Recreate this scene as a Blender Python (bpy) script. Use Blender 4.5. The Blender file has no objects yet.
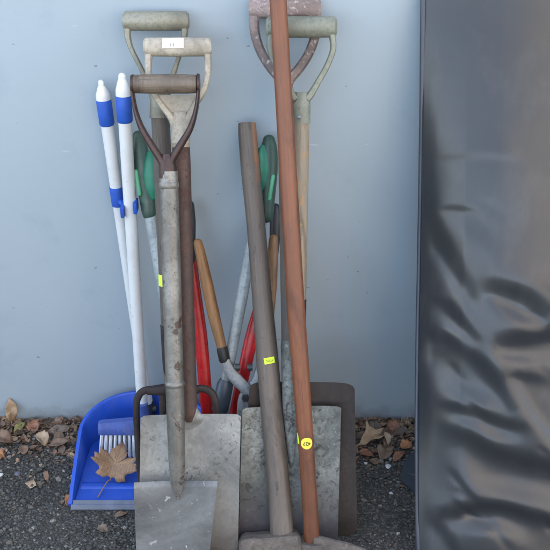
import bpy, bmesh, math, random
from mathutils import Vector, Matrix, noise
rnd = random.Random(7)
scene = bpy.context.scene
COL = scene.collection
R = math.radians

# ------------------------------------------------------------------ camera
CAM = Vector((0.0, -1.85, 1.459)); PITCH = R(30.0); FPX = 1000.0
FWD = Vector((0, math.cos(PITCH), -math.sin(PITCH)))
UP = Vector((0, math.sin(PITCH), math.cos(PITCH)))
cam_d = bpy.data.cameras.new('camera'); cam = bpy.data.objects.new('camera', cam_d); COL.objects.link(cam)
cam.location = CAM; cam.rotation_euler = (R(90) - PITCH, 0, 0)
cam_d.sensor_width = 36; cam_d.lens = 36 * FPX / 550.0; cam_d.clip_start = .05; cam_d.clip_end = 2000
scene.camera = cam

def ray(px, py):
    return FWD + Vector((1, 0, 0)) * ((px - 275) / FPX) - UP * ((py - 275) / FPX)
def P(px, py, d):                 # point at distance d in front of the wall
    r = ray(px, py); return CAM + r * ((-d - CAM.y) / r.y)
def G(px, py, z=0.0):             # point on the ground
    r = ray(px, py); return CAM + r * ((z - CAM.z) / r.z)
def GD(px, d):                    # ground point at distance d from the wall under pixel column px
    v = Vector((0, -d, 0)) - CAM
    return Vector(((px - 275) / FPX * v.dot(FWD), -d, 0))
def proj(p):
    v = p - CAM; z = v.dot(FWD); return 275 + FPX * v.x / z, 275 - FPX * v.dot(UP) / z

# ------------------------------------------------------------------ materials
def newmat(name):
    m = bpy.data.materials.new(name); m.use_nodes = True
    nt = m.node_tree; b = nt.nodes['Principled BSDF']
    return m, nt, b
def N(nt, t, **kw):
    n = nt.nodes.new(t)
    for k, v in kw.items():
        if k in n.inputs: n.inputs[k].default_value = v
        else: setattr(n, k, v)
    return n
def rgba(c): return (c[0], c[1], c[2], 1)
def coords(nt, scale=(1, 1, 1), loc=(0, 0, 0), kind='Object'):
    tc = N(nt, 'ShaderNodeTexCoord'); mp = N(nt, 'ShaderNodeMapping')
    mp.inputs['Scale'].default_value = scale; mp.inputs['Location'].default_value = loc
    nt.links.new(tc.outputs[kind], mp.inputs['Vector']); return mp.outputs['Vector']
def tex(nt, vec, scale, detail=6, rough=.6, dist=0):
    n = N(nt, 'ShaderNodeTexNoise'); n.inputs['Scale'].default_value = scale
    n.inputs['Detail'].default_value = detail; n.inputs['Roughness'].default_value = rough
    n.inputs['Distortion'].default_value = dist
    nt.links.new(vec, n.inputs['Vector']); return n.outputs['Fac']
def ramp(nt, fac, a, b):
    n = N(nt, 'ShaderNodeMapRange'); n.inputs['From Min'].default_value = a; n.inputs['From Max'].default_value = b
    nt.links.new(fac, n.inputs['Value']); return n.outputs['Result']
def mix(nt, fac, c1, c2):
    n = N(nt, 'ShaderNodeMix', data_type='RGBA')
    if hasattr(fac, 'links'): nt.links.new(fac, n.inputs[0])
    else: n.inputs[0].default_value = fac
    for s, c in ((6, c1), (7, c2)):
        if hasattr(c, 'links'): nt.links.new(c, n.inputs[s])
        else: n.inputs[s].default_value = rgba(c)
    return n.outputs[2]
def math_n(nt, op, a, b):
    n = N(nt, 'ShaderNodeMath', operation=op)
    for i, v in enumerate((a, b)):
        if hasattr(v, 'links'): nt.links.new(v, n.inputs[i])
        else: n.inputs[i].default_value = v
    return n.outputs[0]
def bump(nt, b, h, strength=.3, dist=.001):
    n = N(nt, 'ShaderNodeBump'); n.inputs['Strength'].default_value = strength; n.inputs['Distance'].default_value = dist
    nt.links.new(h, n.inputs['Height']); nt.links.new(n.outputs['Normal'], b.inputs['Normal'])

def ramp_to(nt, fac, a, b, c, d):
    n = N(nt, 'ShaderNodeMapRange')
    for k_, v_ in zip(('From Min', 'From Max', 'To Min', 'To Max'), (a, b, c, d)): n.inputs[k_].default_value = v_
    nt.links.new(fac, n.inputs['Value']); return n.outputs['Result']
def plain(name, c, rough=.5, metal=0, var=.25, scale=30, grime=None):
    m, nt, b = newmat(name); v = coords(nt)
    f = tex(nt, v, scale)
    c2 = tuple(x * (1 - var) for x in c)
    cc = mix(nt, ramp(nt, f, .35, .65), c, c2)
    if grime:
        g = ramp(nt, tex(nt, coords(nt, (1, 1, .5), (3, 5, 1)), 26, 8, .75, .8), .50, .72)
        cc = mix(nt, math_n(nt, 'MULTIPLY', g, grime[0]), cc, grime[1])
        g = ramp(nt, tex(nt, coords(nt, (1, 1, .4), (8, 1, 1)), 150, 4, .6), .66, .70)
        cc = mix(nt, math_n(nt, 'MULTIPLY', g, grime[0] * 1.4), cc, tuple(x * .8 for x in grime[1]))
        nt.links.new(ramp_to(nt, tex(nt, v, 40, 6), .35, .7, rough - .08, rough + .15), b.inputs['Roughness'])
    else: b.inputs['Roughness'].default_value = rough
    nt.links.new(cc, b.inputs['Base Color']); b.inputs['Metallic'].default_value = metal
    bump(nt, b, tex(nt, v, scale * 8), .08)
    return m
def wood(name, c1, c2, dark, rough=.6, seed=0, scale=1, spots=.62, wear=None, wearcut=.6, k=.60, across=False):
    c1, c2, dark = (tuple(x * k for x in q) for q in (c1, c2, dark)); wear = wear and tuple(x * k for x in wear)
    m, nt, b = newmat(name)
    gx = (5, 230, 230) if across else (230, 230, 5)
    vs = coords(nt, gx, (seed, seed * 2, seed))
    v = coords(nt, (1, 1, 1), (seed, 0, seed))
    g = tex(nt, vs, 1, 8, .65, .3)
    c = mix(nt, ramp(nt, g, .36, .64), c1, c2)
    c = mix(nt, ramp(nt, tex(nt, coords(nt, tuple(q * 2.2 for q in gx), (1, seed, 3)), 1, 3, .6), .62, .70), c, dark)
    c = mix(nt, ramp(nt, tex(nt, coords(nt, (1, 1, .25), (seed, 9, 9)), 16, 6, .7, .5), .50, .62), c, tuple(x * .62 for x in c2))
    c = mix(nt, ramp(nt, tex(nt, v, 9 * scale, 5), .45, .7), c, tuple(x * .72 for x in c1))
    c = mix(nt, ramp(nt, tex(nt, coords(nt, (1, 1, .35), (seed, 3, 1)), 60, 4, .7), spots, spots + .09), c, dark)
    if wear:
        c = mix(nt, ramp(nt, tex(nt, coords(nt, (1, 1, .4), (5, seed, 1)), 40, 7, .75), wearcut, wearcut + .04), c, wear)
    nt.links.new(c, b.inputs['Base Color']); b.inputs['Roughness'].default_value = rough
    bump(nt, b, g, .5, .0012)
    return m
def worn(name, c1, c2, spot, rust, rough=.6, metal=.3, scale=1, spotcut=.62, rustcut=.66, seed=0, stretch=1.0, low=None, k=.62, fine=.5, pits=0, streak=1.0):
    """weathered metal: patchy two tone base, pale spots, rust patches; optional dirt colour near the lower end"""
    c1, c2, spot, rust = (tuple(x * k for x in q) for q in (c1, c2, spot, rust))
    m, nt, b = newmat(name)
    v = coords(nt, (1, 1, stretch), (seed, seed * 1.7, seed * .3))
    a = tex(nt, v, 14 * scale, 8, .65, .4)
    c = mix(nt, ramp(nt, a, .38, .62), c1, c2)
    c = mix(nt, ramp(nt, tex(nt, v, 120 * scale, 5, .7), .5, .75), c, tuple(x * fine for x in c2))
    c = mix(nt, math_n(nt, 'MULTIPLY', ramp(nt, tex(nt, coords(nt, (60, 60, 3.0), (seed, 1, 2)), 1.6, 6, .75, .6), .60, .72), streak), c, tuple(x * 1.18 for x in c1))
    c = mix(nt, ramp(nt, tex(nt, v, 4.5 * scale, 6, .65, .6), .46, .66), c, tuple(x * .52 for x in c2))
    c = mix(nt, ramp(nt, tex(nt, v, 55 * scale, 7, .7, .8), spotcut, spotcut + .13), c, spot)
    rf = ramp(nt, tex(nt, coords(nt, (1, 1, stretch), (seed + 9, 2, 4)), 22 * scale, 8, .7, .6), rustcut, rustcut + .05)
    c = mix(nt, rf, c, rust)
    if pits:
        pt_ = math_n(nt, 'MULTIPLY', ramp(nt, tex(nt, coords(nt, (1, 1, 1), (seed, 6, 2)), 95, 6, .75, .4), pits, pits + .05), ramp(nt, tex(nt, coords(nt, (1, 1, 1), (2, seed, 5)), 9, 4, .6), .40, .60))
        c = mix(nt, math_n(nt, 'MULTIPLY', pt_, .8), c, tuple(x * .9 for x in rust))
    if low:
        sep = N(nt, 'ShaderNodeSeparateXYZ'); nt.links.new(coords(nt), sep.inputs[0])
        z = math_n(nt, 'ADD', sep.outputs['Z'], math_n(nt, 'MULTIPLY', math_n(nt, 'SUBTRACT', a, .5), low[3]))
        c = mix(nt, ramp(nt, z, low[1], low[2]), c, low[0])
    nt.links.new(c, b.inputs['Base Color'])
    b.inputs['Roughness'].default_value = rough; b.inputs['Metallic'].default_value = metal
    bump(nt, b, math_n(nt, 'ADD', a, math_n(nt, 'MULTIPLY', rf, -.5)), .55, .0018)
    return m

def wall_mat():
    m, nt, b = newmat('pale blue grey wall paint')
    v = coords(nt)
    c = mix(nt, ramp(nt, tex(nt, v, 2.2, 5, .6), .3, .7), (.312, .376, .420), (.295, .358, .403))
    c = mix(nt, ramp(nt, tex(nt, v, 9, 6, .65), .58, .75), c, (.265, .328, .372))
    s = ramp(nt, tex(nt, coords(nt, (1, 1, 1.6), (3, 1, 7)), 48, 2, .4), .735, .76)       # small scuffs
    c = mix(nt, math_n(nt, 'MULTIPLY', s, .75), c, (.15, .17, .19))
    s2 = ramp(nt, tex(nt, coords(nt, (.5, 1, 2.2), (13, 1, 4)), 40, 3, .5), .72, .76)      # chipped pale flakes
    c = mix(nt, math_n(nt, 'MULTIPLY', s2, .35), c, (.6, .64, .68))
    sep = N(nt, 'ShaderNodeSeparateXYZ'); nt.links.new(v, sep.inputs[0])                   # splash dirt along the foot
    z = math_n(nt, 'ADD', sep.outputs['Z'], math_n(nt, 'MULTIPLY', math_n(nt, 'SUBTRACT', tex(nt, v, 30, 6), .5), .1))
    c = mix(nt, ramp(nt, z, .05, -.03), c, (.16, .17, .17))
    nt.links.new(c, b.inputs['Base Color']); b.inputs['Roughness'].default_value = .55
    h = math_n(nt, 'ADD', tex(nt, v, 3, 3), math_n(nt, 'MULTIPLY', tex(nt, v, 160, 3), .06))
    bump(nt, b, h, .25, .004)
    return m
def ground_mat():
    m, nt, b = newmat('dark gritty asphalt')
    v = coords(nt)
    vo = N(nt, 'ShaderNodeTexVoronoi'); vo.inputs['Scale'].default_value = 190; nt.links.new(v, vo.inputs['Vector'])
    c = mix(nt, ramp(nt, tex(nt, v, 5, 6), .35, .65), (.030, .028, .023), (.062, .056, .046))
    sepc = N(nt, 'ShaderNodeSeparateColor'); nt.links.new(vo.outputs['Color'], sepc.inputs[0])
    c = mix(nt, ramp(nt, sepc.outputs[0], .55, 1.0), c, (.11, .112, .108))
    c = mix(nt, ramp(nt, tex(nt, v, 300, 4), .45, .6), c, (.016, .016, .016))
    nt.links.new(c, b.inputs['Base Color']); b.inputs['Roughness'].default_value = .85
    hh = math_n(nt, 'ADD', math_n(nt, 'MULTIPLY', vo.outputs['Distance'], -1.0), tex(nt, v, 90, 5))
    bump(nt, b, hh, .8, .004)
    return m
def stone_mat():
    m, nt, b = newmat('mixed gravel')
    g = N(nt, 'ShaderNodeNewGeometry'); cr = N(nt, 'ShaderNodeValToRGB')
    e = cr.color_ramp.elements
    e[0].position = 0; e[0].color = (.019, .0195, .017, 1); e[1].position = .5; e[1].color = (.066, .066, .056, 1)
    for p, c in ((.72, (.14, .142, .125, 1)), (.85, (.10, .08, .056, 1)), (.965, (.21, .205, .18, 1)), (1, (.34, .33, .30, 1))):
        el = e.new(p); el.color = c
    nt.links.new(g.outputs['Random Per Island'], cr.inputs['Fac'])
    v = coords(nt)
    c = mix(nt, ramp(nt, tex(nt, v, 400, 4), .4, .65), cr.outputs['Color'], (.03, .031, .03))
    nt.links.new(c, b.inputs['Base Color']); b.inputs['Roughness'].default_value = .8
    bump(nt, b, tex(nt, v, 700, 3), .4, .0006)
    return m
def leaf_mat(name, c1, c2, vein):
    c1, c2 = (tuple(x * .84 for x in q) for q in (c1, c2))
    m, nt, b = newmat(name); v = coords(nt)
    c = mix(nt, ramp(nt, tex(nt, v, 45, 6, .65), .35, .65), c1, c2)
    c = mix(nt, ramp(nt, tex(nt, v, 220, 5, .7), .58, .68), c, tuple(x * .45 for x in c2))
    w = N(nt, 'ShaderNodeTexWave'); w.inputs['Scale'].default_value = 55; w.inputs['Distortion'].default_value = 5
    nt.links.new(coords(nt, (1, 1, 1)), w.inputs['Vector'])
    c = mix(nt, math_n(nt, 'MULTIPLY', ramp(nt, w.outputs['Fac'], .9, 1), .35), c, vein)
    nt.links.new(c, b.inputs['Base Color']); b.inputs['Roughness'].default_value = .6
    bump(nt, b, tex(nt, v, 150, 5), .5, .001)
    return m
def tarp_mat():
    m, nt, b = newmat('slate grey coated vinyl'); v = coords(nt)
    c = mix(nt, ramp(nt, tex(nt, v, 4, 6), .35, .65), (.020, .0225, .026), (.026, .0285, .031))
    c = mix(nt, math_n(nt, 'MULTIPLY', ramp(nt, tex(nt, coords(nt, (1, 1, .3)), 7, 7, .7), .5, .8), .4), c, (.085, .085, .082))  # dust
    nt.links.new(c, b.inputs['Base Color'])
    b.inputs['Specular IOR Level'].default_value = .46
    rr = N(nt, 'ShaderNodeMapRange'); rr.inputs['From Min'].default_value = .3; rr.inputs['From Max'].default_value = .7
    rr.inputs['To Min'].default_value = .27; rr.inputs['To Max'].default_value = .35
    nt.links.new(tex(nt, v, 18, 5), rr.inputs['Value']); nt.links.new(rr.outputs['Result'], b.inputs['Roughness'])
    bump(nt, b, tex(nt, v, 500, 2), .05, .0004)
    return m

M = {}
M['wall'] = wall_mat(); M['ground'] = ground_mat(); M['stone'] = stone_mat(); M['tarp'] = tarp_mat()
M['hem'] = plain('tarp hem', (.030, .037, .050), .4, 0, .2)
M['white_plastic'] = plain('white plastic', (.56, .58, .58), .35, 0, .06, 12, (.35, (.40, .38, .34)))
M['white_cap'] = plain('white cap plastic', (.62, .63, .62), .4, 0, .06, 12)
M['blue_grip'] = plain('blue foam grip', (.010, .075, .40), .6, 0, .15, 40, (.2, (.05, .09, .2)))
M['blue_plastic'] = plain('blue plastic', (.010, .066, .42), .42, 0, .2, 9, (.30, (.10, .13, .26)))
M['dusty_blue'] = plain('dusty blue plastic', (.045, .085, .31), .6, 0, .3, 25, (.4, (.2, .2, .24)))
M['grey_rubber'] = plain('grey rubber', (.115, .135, .175), .6, 0, .3, 30)
M['dark_plastic'] = plain('dark grey plastic', (.035, .040, .042), .5, 0, .3, 40)
M['black_rubber'] = plain('black rubber', (.016, .017, .020), .5, 0, .3, 40)
M['bristle'] = plain('pale blue white bristles', (.78, .81, .84), .5, 0, .12, 90)
M['green_body'] = plain('dark green grey plastic', (.032, .072, .050), .5, 0, .3, 30, (.4, (.14, .13, .11)))
M['green_pad'] = plain('teal rubber pad', (.018, .17, .10), .5, 0, .2, 30)
M['green_inset'] = plain('light green rubber inset', (.09, .34, .18), .5, 0, .2, 30)
M['alu'] = worn('dull aluminium tube', (.50, .56, .57), (.43, .49, .50), (.6, .63, .64), (.3, .32, .32), .5, .25, 1, .7, .74)
M['sleeve'] = plain('slate blue plastic sleeve', (.040, .060, .085), .45, 0, .3, 40)
M['red'] = worn('red enamel', (.80, .016, .020), (.62, .012, .016), (.5, .05, .05), (.12, .01, .01), .35, .0, 1, .74, .72)
M['steel'] = worn('dull grey steel', (.42, .45, .46), (.32, .345, .355), (.3, .31, .31), (.12, .09, .07), .42, .35, 1.5)
M['dark_steel'] = worn('dark steel', (.06, .06, .06), (.04, .04, .04), (.12, .12, .12), (.06, .035, .025), .5, .5, 1.5)
M['rust_fork'] = worn('brown rusted fork steel', (.060, .042, .035), (.042, .030, .027), (.11, .09, .075), (.075, .036, .022), .7, .3, 1.4, .68, .6, 3)
M['rust_socket'] = worn('brown rusted socket', (.135, .075, .055), (.085, .055, .045), (.22, .20, .18), (.10, .045, .03), .65, .25, 1.2, .64, .58, 5, .6, None, .62, .5, .54, 0)
M['strap'] = worn('brown painted strap steel', (.105, .060, .050), (.075, .047, .042), (.22, .20, .19), (.05, .03, .025), .42, .5, 1.5, .68, .66, 8)
M['galv'] = worn('flaking grey tube', (.40, .385, .345), (.28, .262, .228), (.66, .66, .63), (.105, .068, .052), .42, .5, 1.1, .66, .60, 2, .8, None, .62, .6, .56, 0)
M['paint_white'] = worn('flaking off white paint', (.66, .59, .47), (.54, .48, .38), (.68, .68, .64), (.24, .21, .17), .6, .05, 1.3, .64, .68, 4)
M['paint_sage'] = worn('weathered sage paint', (.40, .42, .32), (.33, .34, .26), (.55, .56, .48), (.22, .2, .13), .55, .1, 1.3, .68, .7, 6)
M['paint_fork'] = worn('weathered olive paint', (.40, .385, .30), (.34, .325, .24), (.5, .49, .42), (.22, .19, .13), .5, .15, 1.3, .7, .72, 7)
M['pink_wood'] = worn('pink weathered wood with paint flakes', (.44, .325, .29), (.335, .26, .24), (.80, .77, .73), (.16, .11, .09), .75, 0, 1.5, .555, .70, 11)
M['wood_grip'] = wood('worn brown grip wood', (.27, .215, .155), (.18, .125, .085), (.07, .05, .035), .5, 1, 1, .66, across=True)
M['wood_dark'] = wood('grey brown shaft wood', (.165, .14, .115), (.115, .097, .08), (.05, .04, .035), .75, 2)
M['wood_pale'] = wood('pale ash wood', (.50, .42, .30), (.40, .33, .23), (.2, .15, .1), .6, 3)
M['wood_weather'] = wood('weathered ash wood', (.46, .385, .28), (.36, .29, .20), (.15, .11, .08), .7, 4, 1, .66, (.50, .31, .14), .58)
M['wood_sledge'] = wood('grimy grey hickory', (.215, .172, .138), (.150, .120, .097), (.060, .048, .042), .55, 5, 1, .6, (.30, .25, .21), .68)
M['wood_orange'] = wood('reddish varnished hickory', (.285, .098, .040), (.225, .074, .029), (.12, .042, .020), .5, 6, 1, .68, (.52, .33, .22), .74)
def fresh_end(m, x0, x1, z0, z1, c):        # bare wood showing along one side of the handle's top end
    nt = m.node_tree; b = nt.nodes['Principled BSDF']; old = b.inputs['Base Color'].links[0].from_socket
    v = coords(nt); sep = N(nt, 'ShaderNodeSeparateXYZ'); nt.links.new(v, sep.inputs[0])
    nz = math_n(nt, 'MULTIPLY', math_n(nt, 'SUBTRACT', tex(nt, v, 60, 4), .5), .008)
    f = math_n(nt, 'MULTIPLY', ramp(nt, math_n(nt, 'ADD', sep.outputs['X'], nz), x0, x1), ramp(nt, math_n(nt, 'ADD', sep.outputs['Z'], math_n(nt, 'MULTIPLY', nz, 4)), z0, z1))
    nt.links.new(mix(nt, math_n(nt, 'MULTIPLY', f, .85), old, c), b.inputs['Base Color'])
M['wood_tan'] = wood('tan shears wood', (.42, .215, .075), (.33, .155, .05), (.13, .07, .035), .45, 7, 1, .64)
M['blade_grey'] = worn('scuffed grey blade', (.50, .49, .44), (.34, .335, .305), (.55, .55, .53), (.12, .10, .085), .55, .2, 1, .60, .66, 12, 1, ((.075, .062, .052), .17, .03, .22), .60, .80, .55)
M['blade_spade'] = worn('blue grey spade blade', (.30, .305, .30), (.25, .255, .25), (.72, .73, .72), (.13, .12, .11), .5, .3, 1, .62, .68, 15, 1, None, .60, .82, .60)
M['blade_mottle'] = worn('mottled pale green grey blade', (.38, .41, .385), (.20, .215, .195), (.44, .47, .45), (.08, .075, .07), .5, .3, 1.3, .58, .57, 17, 1, ((.055, .050, .056), .17, .06, .18), .62, .6, .52)
M['blade_brown'] = worn('dark brown blade', (.074, .060, .053), (.058, .047, .043), (.10, .09, .08), (.05, .034, .028), .5, .35, 1, .74, .66, 19)
M['head_steel'] = worn('mud caked hammer steel', (.22, .185, .152), (.14, .116, .098), (.32, .29, .26), (.12, .085, .065), .85, .05, 2, .6, .6, 21)
M['lime_paper'] = plain('lime sticker', (.62, .85, .04), .6, 0, .06, 60)
M['yellow_paper'] = plain('yellow round sticker', (.80, .70, .05), .6, 0, .08, 60)
M['white_paper'] = plain('white label paper', (.82, .84, .88), .6, 0, .05, 60)
M['ink'] = plain('black ink', (.012, .012, .015), .6, 0, .2)

# ------------------------------------------------------------------ objects
def tag(o, label=None, cat=None, group=None, kind=None):
    if label: o['label'] = label
    if cat: o['category'] = cat
    if group: o['group'] = group
    if kind: o['kind'] = kind
    return o
class MB:
    def __init__(s): s.v = []; s.f = []
    def add(s, vs, fs):
        k = len(s.v); s.v += [tuple(v) for v in vs]; s.f += [tuple(i + k for i in f) for f in fs]
    def loft(s, rings, cap=True):
        n = len(rings[0]); k = len(s.v)
        for r in rings: s.v += [tuple(p) for p in r]
        for i in range(len(rings) - 1):
            for j in range(n):
                a = k + i * n + j; b = k + i * n + (j + 1) % n
                s.f.append((a, b, b + n, a + n))
        if cap:
            s.f.append(tuple(k + j for j in reversed(range(n))))
            e = k + (len(rings) - 1) * n; s.f.append(tuple(e + j for j in range(n)))
    def tube(s, pts, rad, n=16, cap=True, yhint=(0, 1, 0), power=2.0, smooth=0, round_end=False):
        """sweep along pts; rad items: r or (half width, half depth); depth axis is closest to yhint"""
        pts = [Vector(p) for p in pts]
        if not isinstance(rad, (list, tuple)) or (len(rad) == 2 and len(pts) != 2): rad = [rad] * len(pts)
        rad = [(r, r) if not isinstance(r, (tuple, list)) else r for r in rad]
        if smooth:
            pts, rad = spline(pts, rad, smooth)
        if round_end:
            for end in (0, -1):
                q = pts[end]; q2 = pts[1 if end == 0 else -2]; dr = (q - q2).normalized(); r = rad[end]
                ext = [(q + dr * min(r) * math.sin(a) , (r[0] * math.cos(a), r[1] * math.cos(a))) for a in (R(30), R(55), R(80))]
                if end == 0:
                    pts = [e[0] for e in reversed(ext)] + pts; rad = [e[1] for e in reversed(ext)] + rad
                else:
                    pts = pts + [e[0] for e in ext]; rad = rad + [e[1] for e in ext]
        rings = []
        for i, p in enumerate(pts):
            t = (pts[min(i + 1, len(pts) - 1)] - pts[max(i - 1, 0)]).normalized()
            y = Vector(yhint); y = (y - t * y.dot(t)).normalized(); x = y.cross(t)
            ring = []
            for j in range(n):
                a = 2 * math.pi * j / n; ca, sa = math.cos(a), math.sin(a)
                ca = math.copysign(abs(ca) ** (2 / power), ca); sa = math.copysign(abs(sa) ** (2 / power), sa)
                ring.append(p + x * (rad[i][0] * ca) + y * (rad[i][1] * sa))
            rings.append(ring)
        s.loft(rings, cap)
    def box(s, c, h, mat=None):
        vs = [Vector((x * h[0], y * h[1], z * h[2])) for x in (-1, 1) for y in (-1, 1) for z in (-1, 1)]
        if mat: vs = [mat @ v for v in vs]
        s.add([v + Vector(c) for v in vs], [(0, 1, 3, 2), (4, 6, 7, 5), (0, 4, 5, 1), (2, 3, 7, 6), (0, 2, 6, 4), (1, 5, 7, 3)])
    def sheet(s, fn, nu, nv, thick, off=(0, 1, 0)):
        """closed thin solid over fn(u,v), thickness along off"""
        k = len(s.v); o = Vector(off) * thick; W = nu + 1
        fr = [Vector(fn(i / nu, j / nv)) for j in range(nv + 1) for i in range(nu + 1)]
        s.v += [tuple(p) for p in fr] + [tuple(p + o) for p in fr]
        m = len(fr)
        for j in range(nv):
            for i in range(nu):
                a = k + j * W + i
                s.f.append((a, a + 1, a + 1 + W, a + W)); s.f.append((m + a, m + a + W, m + a + 1 + W, m + a + 1))
        def edge(a, b): s.f.append((a, a + m, b + m, b))
        for i in range(nu):
            edge(k + i, k + i + 1); edge(k + nv * W + i + 1, k + nv * W + i)
        for j in range(nv):
            edge(k + (j + 1) * W, k + j * W); edge(k + j * W + nu, k + (j + 1) * W + nu)
    def ngon(s, outline, thick, off=(0, 1, 0)):
        n = len(outline); o = Vector(off) * thick
        s.add([Vector(p) for p in outline] + [Vector(p) + o for p in outline],
              [tuple(range(n)), tuple(reversed(range(n, 2 * n)))] + [(i, i + n, (i + 1) % n + n, (i + 1) % n) for i in range(n)])
    def ellipsoid(s, c, r, n=16, m=10):
        rings = []
        for i in range(1, m):
            a = math.pi * i / m
            rings.append([Vector(c) + Vector((r[0] * math.sin(a) * math.cos(2 * math.pi * j / n), r[1] * math.sin(a) * math.sin(2 * math.pi * j / n), r[2] * math.cos(a))) for j in range(n)])
        s.loft(rings)
    def build(s, name, mat, parent=None, angle=40, bevel=0, fix=True):
        me = bpy.data.meshes.new(name); me.from_pydata(s.v, [], s.f)
        if fix or bevel:
            bm = bmesh.new(); bm.from_mesh(me)
            if fix: bmesh.ops.recalc_face_normals(bm, faces=bm.faces)
            if bevel:
                es = [e for e in bm.edges if len(e.link_faces) == 2 and e.calc_face_angle() > R(35)]
                bmesh.ops.bevel(bm, geom=es, offset=bevel, segments=2, profile=.6, affect='EDGES', clamp_overlap=True)
            bm.to_mesh(me); bm.free()
        me.shade_smooth()
        if angle: me.set_sharp_from_angle(angle=R(angle))
        me.materials.append(mat if not isinstance(mat, str) else M[mat])
        o = bpy.data.objects.new(name, me); COL.objects.link(o)
        if parent: o.parent = parent
        return o
def spline(pts, rad, k):
    P2, R2 = [], []
    n = len(pts)
    for i in range(n - 1):
        p0, p1, p2, p3 = pts[max(i - 1, 0)], pts[i], pts[i + 1], pts[min(i + 2, n - 1)]
        for q in range(k):
            t = q / k
            P2.append(.5 * ((2 * p1) + (p2 - p0) * t + (2 * p0 - 5 * p1 + 4 * p2 - p3) * t * t + (3 * p1 - p0 - 3 * p2 + p3) * t ** 3))
            R2.append((rad[i][0] * (1 - t) + rad[i + 1][0] * t, rad[i][1] * (1 - t) + rad[i + 1][1] * t))
    P2.append(pts[-1]); R2.append(rad[-1]); return P2, R2

class Tool:
    """an Empty at the tool's foot; local z runs up the shaft, x to the right, y towards the wall"""
    def __init__(s, name, label, cat, top, foot):
        T = P(*top); F = foot
        z = (T - F).normalized(); x = Vector((1, 0, 0)); x = (x - z * x.dot(z)).normalized(); y = z.cross(x)
        s.M = Matrix((x, y, z)).transposed().to_4x4(); s.M.translation = F
        s.inv = s.M.inverted(); s.len = (T - F).length
        s.o = bpy.data.objects.new(name, None); COL.objects.link(s.o); s.o.matrix_world = s.M
        s.o.empty_display_size = .05; tag(s.o, label, cat)
        s.n = y; s.F = F
    def L(s, px, py, y=0.0):          # where the sight line meets the tool's own plane, in tool coordinates
        r = ray(px, py); q = s.F + s.n * y
        p = CAM + r * ((q - CAM).dot(s.n) / r.dot(s.n)); return s.inv @ p
    def mpp(s, py):                   # metres per pixel there
        return (s.L(101, py) - s.L(100, py)).x
def text_mesh(name, body, size, mat, parent, loc, rot):
    cu = bpy.data.curves.new(name, 'FONT'); cu.body = body; cu.size = size; cu.align_x = 'CENTER'; cu.align_y = 'CENTER'
    cu.extrude = .00015; cu.resolution_u = 3; cu.offset = size * .012
    t = bpy.data.objects.new('lettering', cu); COL.objects.link(t)
    bpy.context.view_layer.update()
    me = bpy.data.meshes.new_from_object(t.evaluated_get(bpy.context.evaluated_depsgraph_get()))
    bpy.data.objects.remove(t); me.materials.clear(); me.materials.append(M[mat])
    me.transform(Matrix.Translation(loc) @ rot.to_4x4())
    o = bpy.data.objects.new(name, me); COL.objects.link(o); o.parent = parent
    return o
FACE = Matrix.Rotation(R(90), 3, 'X')       # letters upright in the local xz plane, facing -y

# ------------------------------------------------------------------ setting
def struct(o): o['kind'] = 'structure'; return o
g = MB(); g.add([(-300, -300, 0), (300, -300, 0), (300, 300, 0), (-300, 300, 0)], [(0, 1, 2, 3)])
struct(g.build('ground', 'ground', None, 0))
w = MB(); w.box((0, .06, 1.3), (3.2, .06, 1.3)); w = w.build('painted_wall', 'wall', None, 30, .004)
tag(w, 'pale blue grey painted wall behind the leaning tools, faintly scuffed', 'wall')

# ------------------------------------------------------------------ D handled tools
def side_pts(t, pts, y=0): return [t.L(a, b, y) for a, b in pts]

# --- digging fork, rearmost of the left cluster
t = Tool('digging_fork', 'brown rusty digging fork with olive grey D handle, rearmost behind the spades', 'garden fork', (156, 21, .034), GD(180, .385))
k = t.mpp(21)
b = MB(); b.tube([t.L(123.2, 21), t.L(125.5, 21), t.L(156, 21), t.L(186.5, 21), t.L(188.8, 21)], [(.013, .013), (.0175, .0165), (.0182, .017), (.0175, .0165), (.013, .013)], 20, yhint=(0, 1, 0)); b.build('grip', 'paint_fork', t.o)
b = MB()
b.tube(side_pts(t, [(128.5, 23), (127.5, 34), (131, 48), (141, 68), (151, 90), (156, 105)]), [(.007, .011), (.0062, .010), (.0048, .009), (.0045, .009), (.007, .010), (.008, .012)], 12, smooth=4, power=2.6)
b.tube(side_pts(t, [(184, 23), (184.5, 34), (182, 46), (176, 66), (168, 90), (163, 105)]), [(.007, .011), (.0062, .010), (.0048, .009), (.0045, .009), (.007, .010), (.008, .012)], 12, smooth=4, power=2.6)
b.tube([t.L(158.7, 92), t.L(159.5, 118)], [(.0160, .0165), (.0185, .0185)], 16)
b.build('yoke', 'paint_fork', t.o)
zc = t.L(174, 390).z
b = MB(); b.tube([(0, 0, t.L(160, 112).z), (0, 0, zc + .12), (0, 0, zc + .02)], [.0172, .0172, .0165], 20); b.build('shaft', 'wood_dark', t.o)
b = MB(); b.tube([(0, 0, zc + .13), (0, 0, zc + .05), (0, 0, zc - .01)], [.019, .018, .013], 18)
b.tube([(-.05, 0, zc), (0, 0, zc + .002), (.05, 0, zc)], [(.008, .008), (.013, .011), (.008, .008)], 12, power=3)
b.build('fork_socket', 'rust_fork', t.o)
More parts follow.
